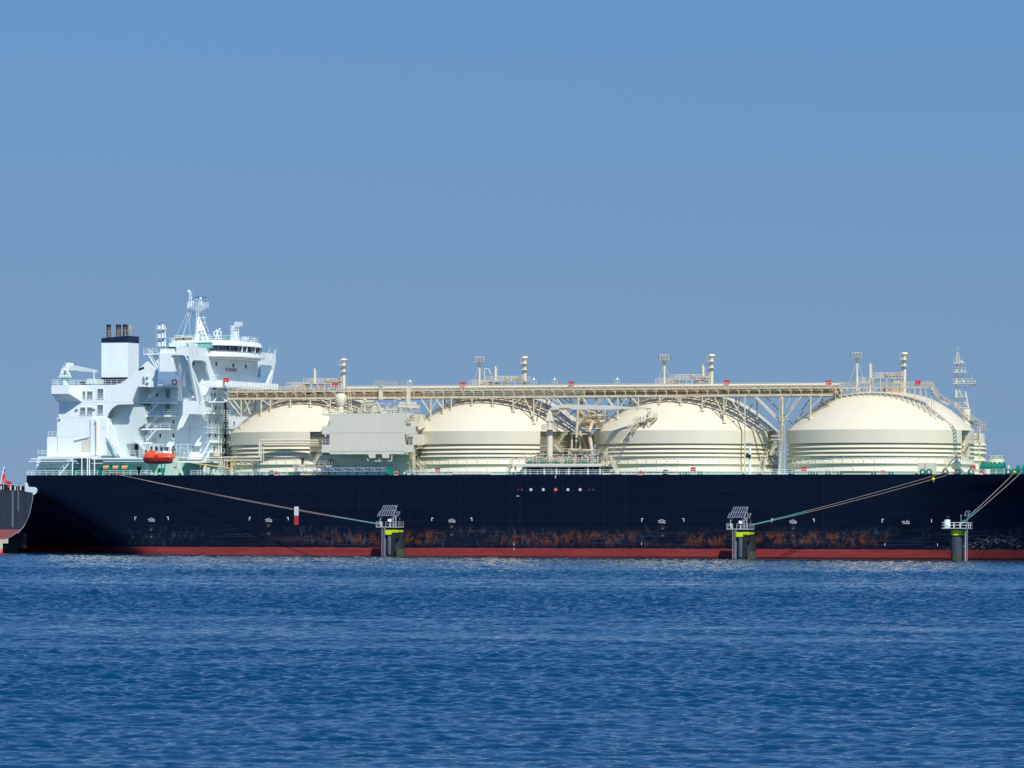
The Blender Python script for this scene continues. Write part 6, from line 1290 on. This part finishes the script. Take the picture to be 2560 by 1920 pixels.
# ---------------------------------------------------------------- mooring lines
def line(lab, a, b_, r_, sag, mat, sleeve=0, grp=None, rs=.09):
    a, b_ = Vector(a), Vector(b_); n_ = 24; pts = []
    for i in range(n_ + 1):
        t_ = i / n_; p = a.lerp(b_, t_); p.z -= sag * 4 * t_ * (1 - t_); pts.append(p)
    m = MB(); [m.tube(p, q, r_, 6) for p, q in zip(pts, pts[1:])]; o = m.build('mooring_line', mat, None, origin=a, tilt=False); tag(o, lab, 'mooring line', grp)
    if sleeve:
        k2 = int(n_ * (1 - sleeve)); m = MB(); [m.tube(p, q, rs, 6) for p, q in zip(pts[k2:], pts[k2 + 1:])]; m.ball(pts[k2], rs * 1.7, 6, 4); c = m.build('chafe_sleeve', TEAL, None); c.parent = o; c.data.transform(Matrix.Translation(-a))
    return o
def W(fr, u, v, Y): X, Z = at(fr, u, v, Y, 0); return (X, Y, Z)
e1 = W('V', 425, 642, DY - 1.2)
line('upper of two pale ropes from the aft winches to the left dolphin', W('L', 1500, 640, -.15), (e1[0], e1[1], e1[2] + .05), .03, .30, ROPE, .16, rs=.06)
line('lower of two pale ropes from the aft winches to the left dolphin', W('L', 1640, 668, -.15), (e1[0], e1[1] - .15, e1[2] - .05), .03, .42, ROPE, .16, rs=.06)
e2 = W('J', 2065, 493, DY - 1.0)
line('upper pale rope from the bow fairleads to the right solar dolphin', W('Q', 590, 660, -.15), (e2[0], e2[1], e2[2]), .03, .25, ROPE, .26, rs=.06)
lw = line('lower pale rope carrying a yellow ball to the right solar dolphin', W('Q', 700, 690, -.15), (e2[0], e2[1] - .2, e2[2] - .06), .03, .40, ROPE, .26, rs=.06)
e3 = W('K', 1668, 542, DY - .5)
line('left one of two steep ropes from the forecastle to the bow dolphin', W('Q', 2015, 655, -.2), (e3[0], e3[1], e3[2]), .04, .2, ROPE, .27, rs=.075)
line('right one of two steep ropes from the forecastle to the bow dolphin', W('Q', 2160, 640, -.2), (e3[0] + .3, e3[1], e3[2] - .05), .04, .2, ROPE, .27, rs=.075)
m = MB(); p = W('Q', 422, 775, -.4); m.ball(p, .36, 16, 10); m.tube((p[0], p[1], p[2] - .35), (p[0], p[1], p[2] - .55), .1, 6); tag(m.build('float_ball', YEL2, None, origin=p, smooth=50, tilt=False), 'yellow ball float threaded on the lower forward rope', 'float')
for u, lab in ((620, 'red rope eye lying in the fairlead nearer the deck store'), (860, 'red rope eye lying in the fairlead farther from the deck store')):
    p = P3('Q', u, 655, -.05); m = MB(); m.beam((p[0] - .6, -.05, p[2] - .12), (p[0] + .35, -.05, p[2] + .18), .2, .26); tag(m.build('red_chafe_cover', RMK if 0 else material('faded_red_cover', (.50, .12, .12), .8), None, origin=p), lab, 'rope cover', 'red rope covers at the bow fairleads')
p = P3('Q', 2022, 640, -.05); m = MB(); m.ball(p, .33, 12, 8); tag(m.build('orange_chafe_pad', material('orange_pad', (.75, .33, .04), .7), None, origin=p, smooth=50), 'orange pad under the left forecastle rope', 'rope cover')
for u, v, u1, v1, lab in ((1490, 635, 1570, 660, 'red rope tail by the middle aft winch'), (1620, 640, 1710, 665, 'red rope tail by the right aft winch')):
    a, b_ = P3('L', u, v, .1), P3('L', u1, v1, .1); m = MB(); m.beam(a, b_, .18, .18); tag(m.build('red_rope_tail', material('red_rope', (.45, .12, .08), .9), None, origin=a), lab, 'rope', 'red rope tails at the aft winches')
# ---------------------------------------------------------------- the neighbouring ship astern
OY0, OY1 = -16.0, -1.0
ps = [(0, 485), (545, 543), (548, 580), (540, 660), (505, 830), (478, 930), (430, 1030), (390, 1100), (340, 1155), (290, 1203), (230, 1245), (180, 1276), (130, 1300), (90, 1315), (60, 1320), (30, 1318), (0, 1309)]
prof = [at('S', u, v, OY0, 0) for u, v in ps]
xl = prof[-1][0]; prof = [(-190, prof[0][1] + .6)] + prof + [(xl - 6, prof[-1][1] - .6), (xl - 14, 1.2), (xl - 20, -2.5), (-190, -2.5)]
osh = thing('moored_ship', (prof[2][0], (OY0 + OY1) / 2, 0), 'stern of a dark ship with a red underside at the left edge', 'ship', tilt=False)
def cho(mb, name, mat, smooth=None):
    o = mb.build(name, mat, None, smooth=smooth); o.parent = osh; o.data.transform(Matrix.Translation(-Vector(osh.location))); return o
om = bpy.data.materials.new('dark_blue_grey_hull'); om.use_nodes = True; n, l, b = nodes_of(om); b.inputs['Roughness'].default_value = .6
tc = n('ShaderNodeTexCoord'); sp = n('ShaderNodeSeparateXYZ'); l(tc.outputs['Object'], sp.inputs[0]); zr_ = at('S', 200, 1153, OY0, 0)[1]
mp_ = n('ShaderNodeMapping'); mp_.inputs['Scale'].default_value = (1.2, 1, .08); l(tc.outputs['Object'], mp_.inputs[0]); nz = n('ShaderNodeTexNoise'); nz.inputs['Scale'].default_value = 1; nz.inputs['Detail'].default_value = 5; l(mp_.outputs[0], nz.inputs[0])
mr = n('ShaderNodeMapRange'); mr.inputs[1].default_value = .4; mr.inputs[2].default_value = .75; l(nz.outputs[0], mr.inputs[0]); mx = n('ShaderNodeMixRGB'); mx.inputs[1].default_value = (.016, .026, .042, 1); mx.inputs[2].default_value = (.034, .042, .048, 1); l(mr.outputs[0], mx.inputs[0])
gt = n('ShaderNodeMath'); gt.operation = 'LESS_THAN'; gt.inputs[1].default_value = zr_; l(sp.outputs[2], gt.inputs[0]); mx2 = n('ShaderNodeMixRGB'); l(gt.outputs[0], mx2.inputs[0]); l(mx.outputs[0], mx2.inputs[1]); mx2.inputs[2].default_value = (.30, .085, .08, 1); l(mx2.outputs[0], b.inputs['Base Color'])
pf_ = [(x - (10 if x > -150 else 0), z) for x, z in prof]; nn = len(prof)
mm = MB(); mm.add([(x, OY0, z) for x, z in prof] + [(x, OY1, z) for x, z in pf_], [tuple(range(nn)), tuple(range(nn, 2 * nn))[::-1]] + [(i, nn + i, nn + (i + 1) % nn, (i + 1) % nn) for i in range(nn)]); cho(mm, 'hull', om)
m = MB()
for a, b_ in zip(prof[2:18], prof[3:18]): m.tube((a[0], OY0 - .02, a[1]), (b_[0], OY0 - .02, b_[1]), .05, 5)
cho(m, 'hull_edge_line', material('pale_edge_line', (.35, .36, .38), .6))
m = MB()
for u0, u1, v1, c in ((198, 222, 1115, 1), (295, 312, 850, 1)):
    a = at('S', u0, 510, OY0, 0); b_ = at('S', u1, v1, OY0, 0); m.box(a[0], b_[0], OY0 - .015, OY0, b_[1], a[1])
cho(m, 'scuppers_stain', material('pale_runoff_stain', (.13, .15, .15), .8))
a = at('S', 62, 1382, -8.5, 0); b_ = at('S', 300, 1382, -8.5, 0); m = MB(); m.box(a[0], b_[0], -9.0, -8.0, -2, a[1]); m.box(a[0] + 1.5, b_[0] + 1.5, -9.4, -7.6, a[1] - 1.0, a[1] + 2.2); cho(m, 'rudder', material('black_rudder', (.010, .014, .022), .6))
m = MB(); zz = at('S', 150, 1440, -9.0, 0)[1]; m.box(a[0] + .05, at('S', 265, 1440, -9, 0)[0], -9.03, -9.0, zz - .04, zz + .04); cho(m, 'rudder_mark', STL)
m = MB(); y = OY0 + .3
def o3(u, v, yy=OY0 + .3): X, Z = at('S', u, v, yy, 0); return (X, yy, Z)
m.rail([o3(-60, 478), o3(410, 520)], 1.15, 1.8, .035, 1); m.rail([o3(485, 535), o3(535, 540)], .9, .5, .05, 3); cho(m, 'railing', WH2)
m = MB(); pl_ = [at('S', u, v, OY0 + .1, 0) for u, v in ((412, 520), (412, 378), (440, 378), (460, 445), (560, 450), (590, 462), (608, 500), (600, 545), (572, 572), (550, 580), (546, 543))]; m.prism(pl_, OY0 + .1, OY0 + .5); cho(m, 'stern_bulwark', material('white_blue_bulwark', (.60, .68, .72), .5))
for u, r_ in ((75, .8), (205, .55), (305, .5), (382, .42)):
    m = MB(); p = o3(u, 455, OY0 + .9); m.tube((p[0], p[1], p[2]), (p[0] + .15, p[1] + .8, p[2]), r_, 14); m.tube((p[0], p[1] - .3, p[2]), (p[0], p[1] + 1.2, p[2]), r_ * .5, 10); m.box(p[0] - r_, p[0] + r_, p[1] - .1, p[1] + .8, p[2] - 1.0, p[2] - .1); cho(m, 'mooring_drum', BLK)
m = MB(); a, b_ = o3(118, 470, OY0 + .8), o3(165, 375, OY0 + .8); m.box(a[0], b_[0], a[1], a[1] + 1, a[2], b_[2]); m.beam(o3(90, 355, OY0 + 1), o3(165, 375, OY0 + 1), .8, .4); a, b_ = o3(-20, 460, OY0 + .8), o3(18, 400, OY0 + .8); m.box(a[0], b_[0], a[1], a[1] + 1, a[2], b_[2]); cho(m, 'red_deck_box', RED)
for u in (22, 180, 255, 345): m = MB(); m.box(o3(u - 6, 0)[0], o3(u + 6, 0)[0], OY0 + .2, OY0 + .4, o3(0, 500)[2], o3(0, 430)[2]); cho(m, 'white_post', WH2)
m = MB(); a, b_ = o3(5, 400), o3(68, 120); m.tube(a, b_, .1, 6); m.ball(b_, .15); m.tube(o3(-40, 185), o3(48, 188), .03, 4); cho(m, 'ensign_staff', WH2)
vs = [o3(*p, OY0 + .3 + .15 * math.sin(i)) for i, p in enumerate(((66, 140), (84, 150), (62, 180), (78, 195), (50, 230), (78, 250), (38, 270), (88, 290), (34, 320), (84, 320), (30, 350), (72, 350)))]
m = MB(); m.add(vs, [(0, 1, 3, 2), (2, 3, 5, 4), (4, 5, 7, 6), (6, 7, 9, 8), (8, 9, 11, 10)]); e_ = m.build('ensign_flag', RF, None, origin=vs[0], tilt=False); tag(e_, 'red ensign drooping from the staff on the left ship stern', 'flag')
m = MB(); c_ = [vs[0], vs[1], vs[3], vs[2]]; m.add([(x, y_ - .03, z_) for x, y_, z_ in c_], [(0, 1, 2, 3)]); c = m.build('canton', BLUE, None); c.parent = e_; c.data.transform(Matrix.Translation(-Vector(e_.location)))
# red float in the water at the left edge
p = W('S', 3, 1575, -40); m = MB(); m.lathe([(0, -.4), (.5, -.25), (.62, .1), (.5, .45), (.2, .62), (0, .65)], (p[0], p[1], .15), 18); tag(m.build('marker_float', RED, None, origin=(p[0], p[1], 0), smooth=50, tilt=False), 'red float on the water at the far left edge', 'buoy')
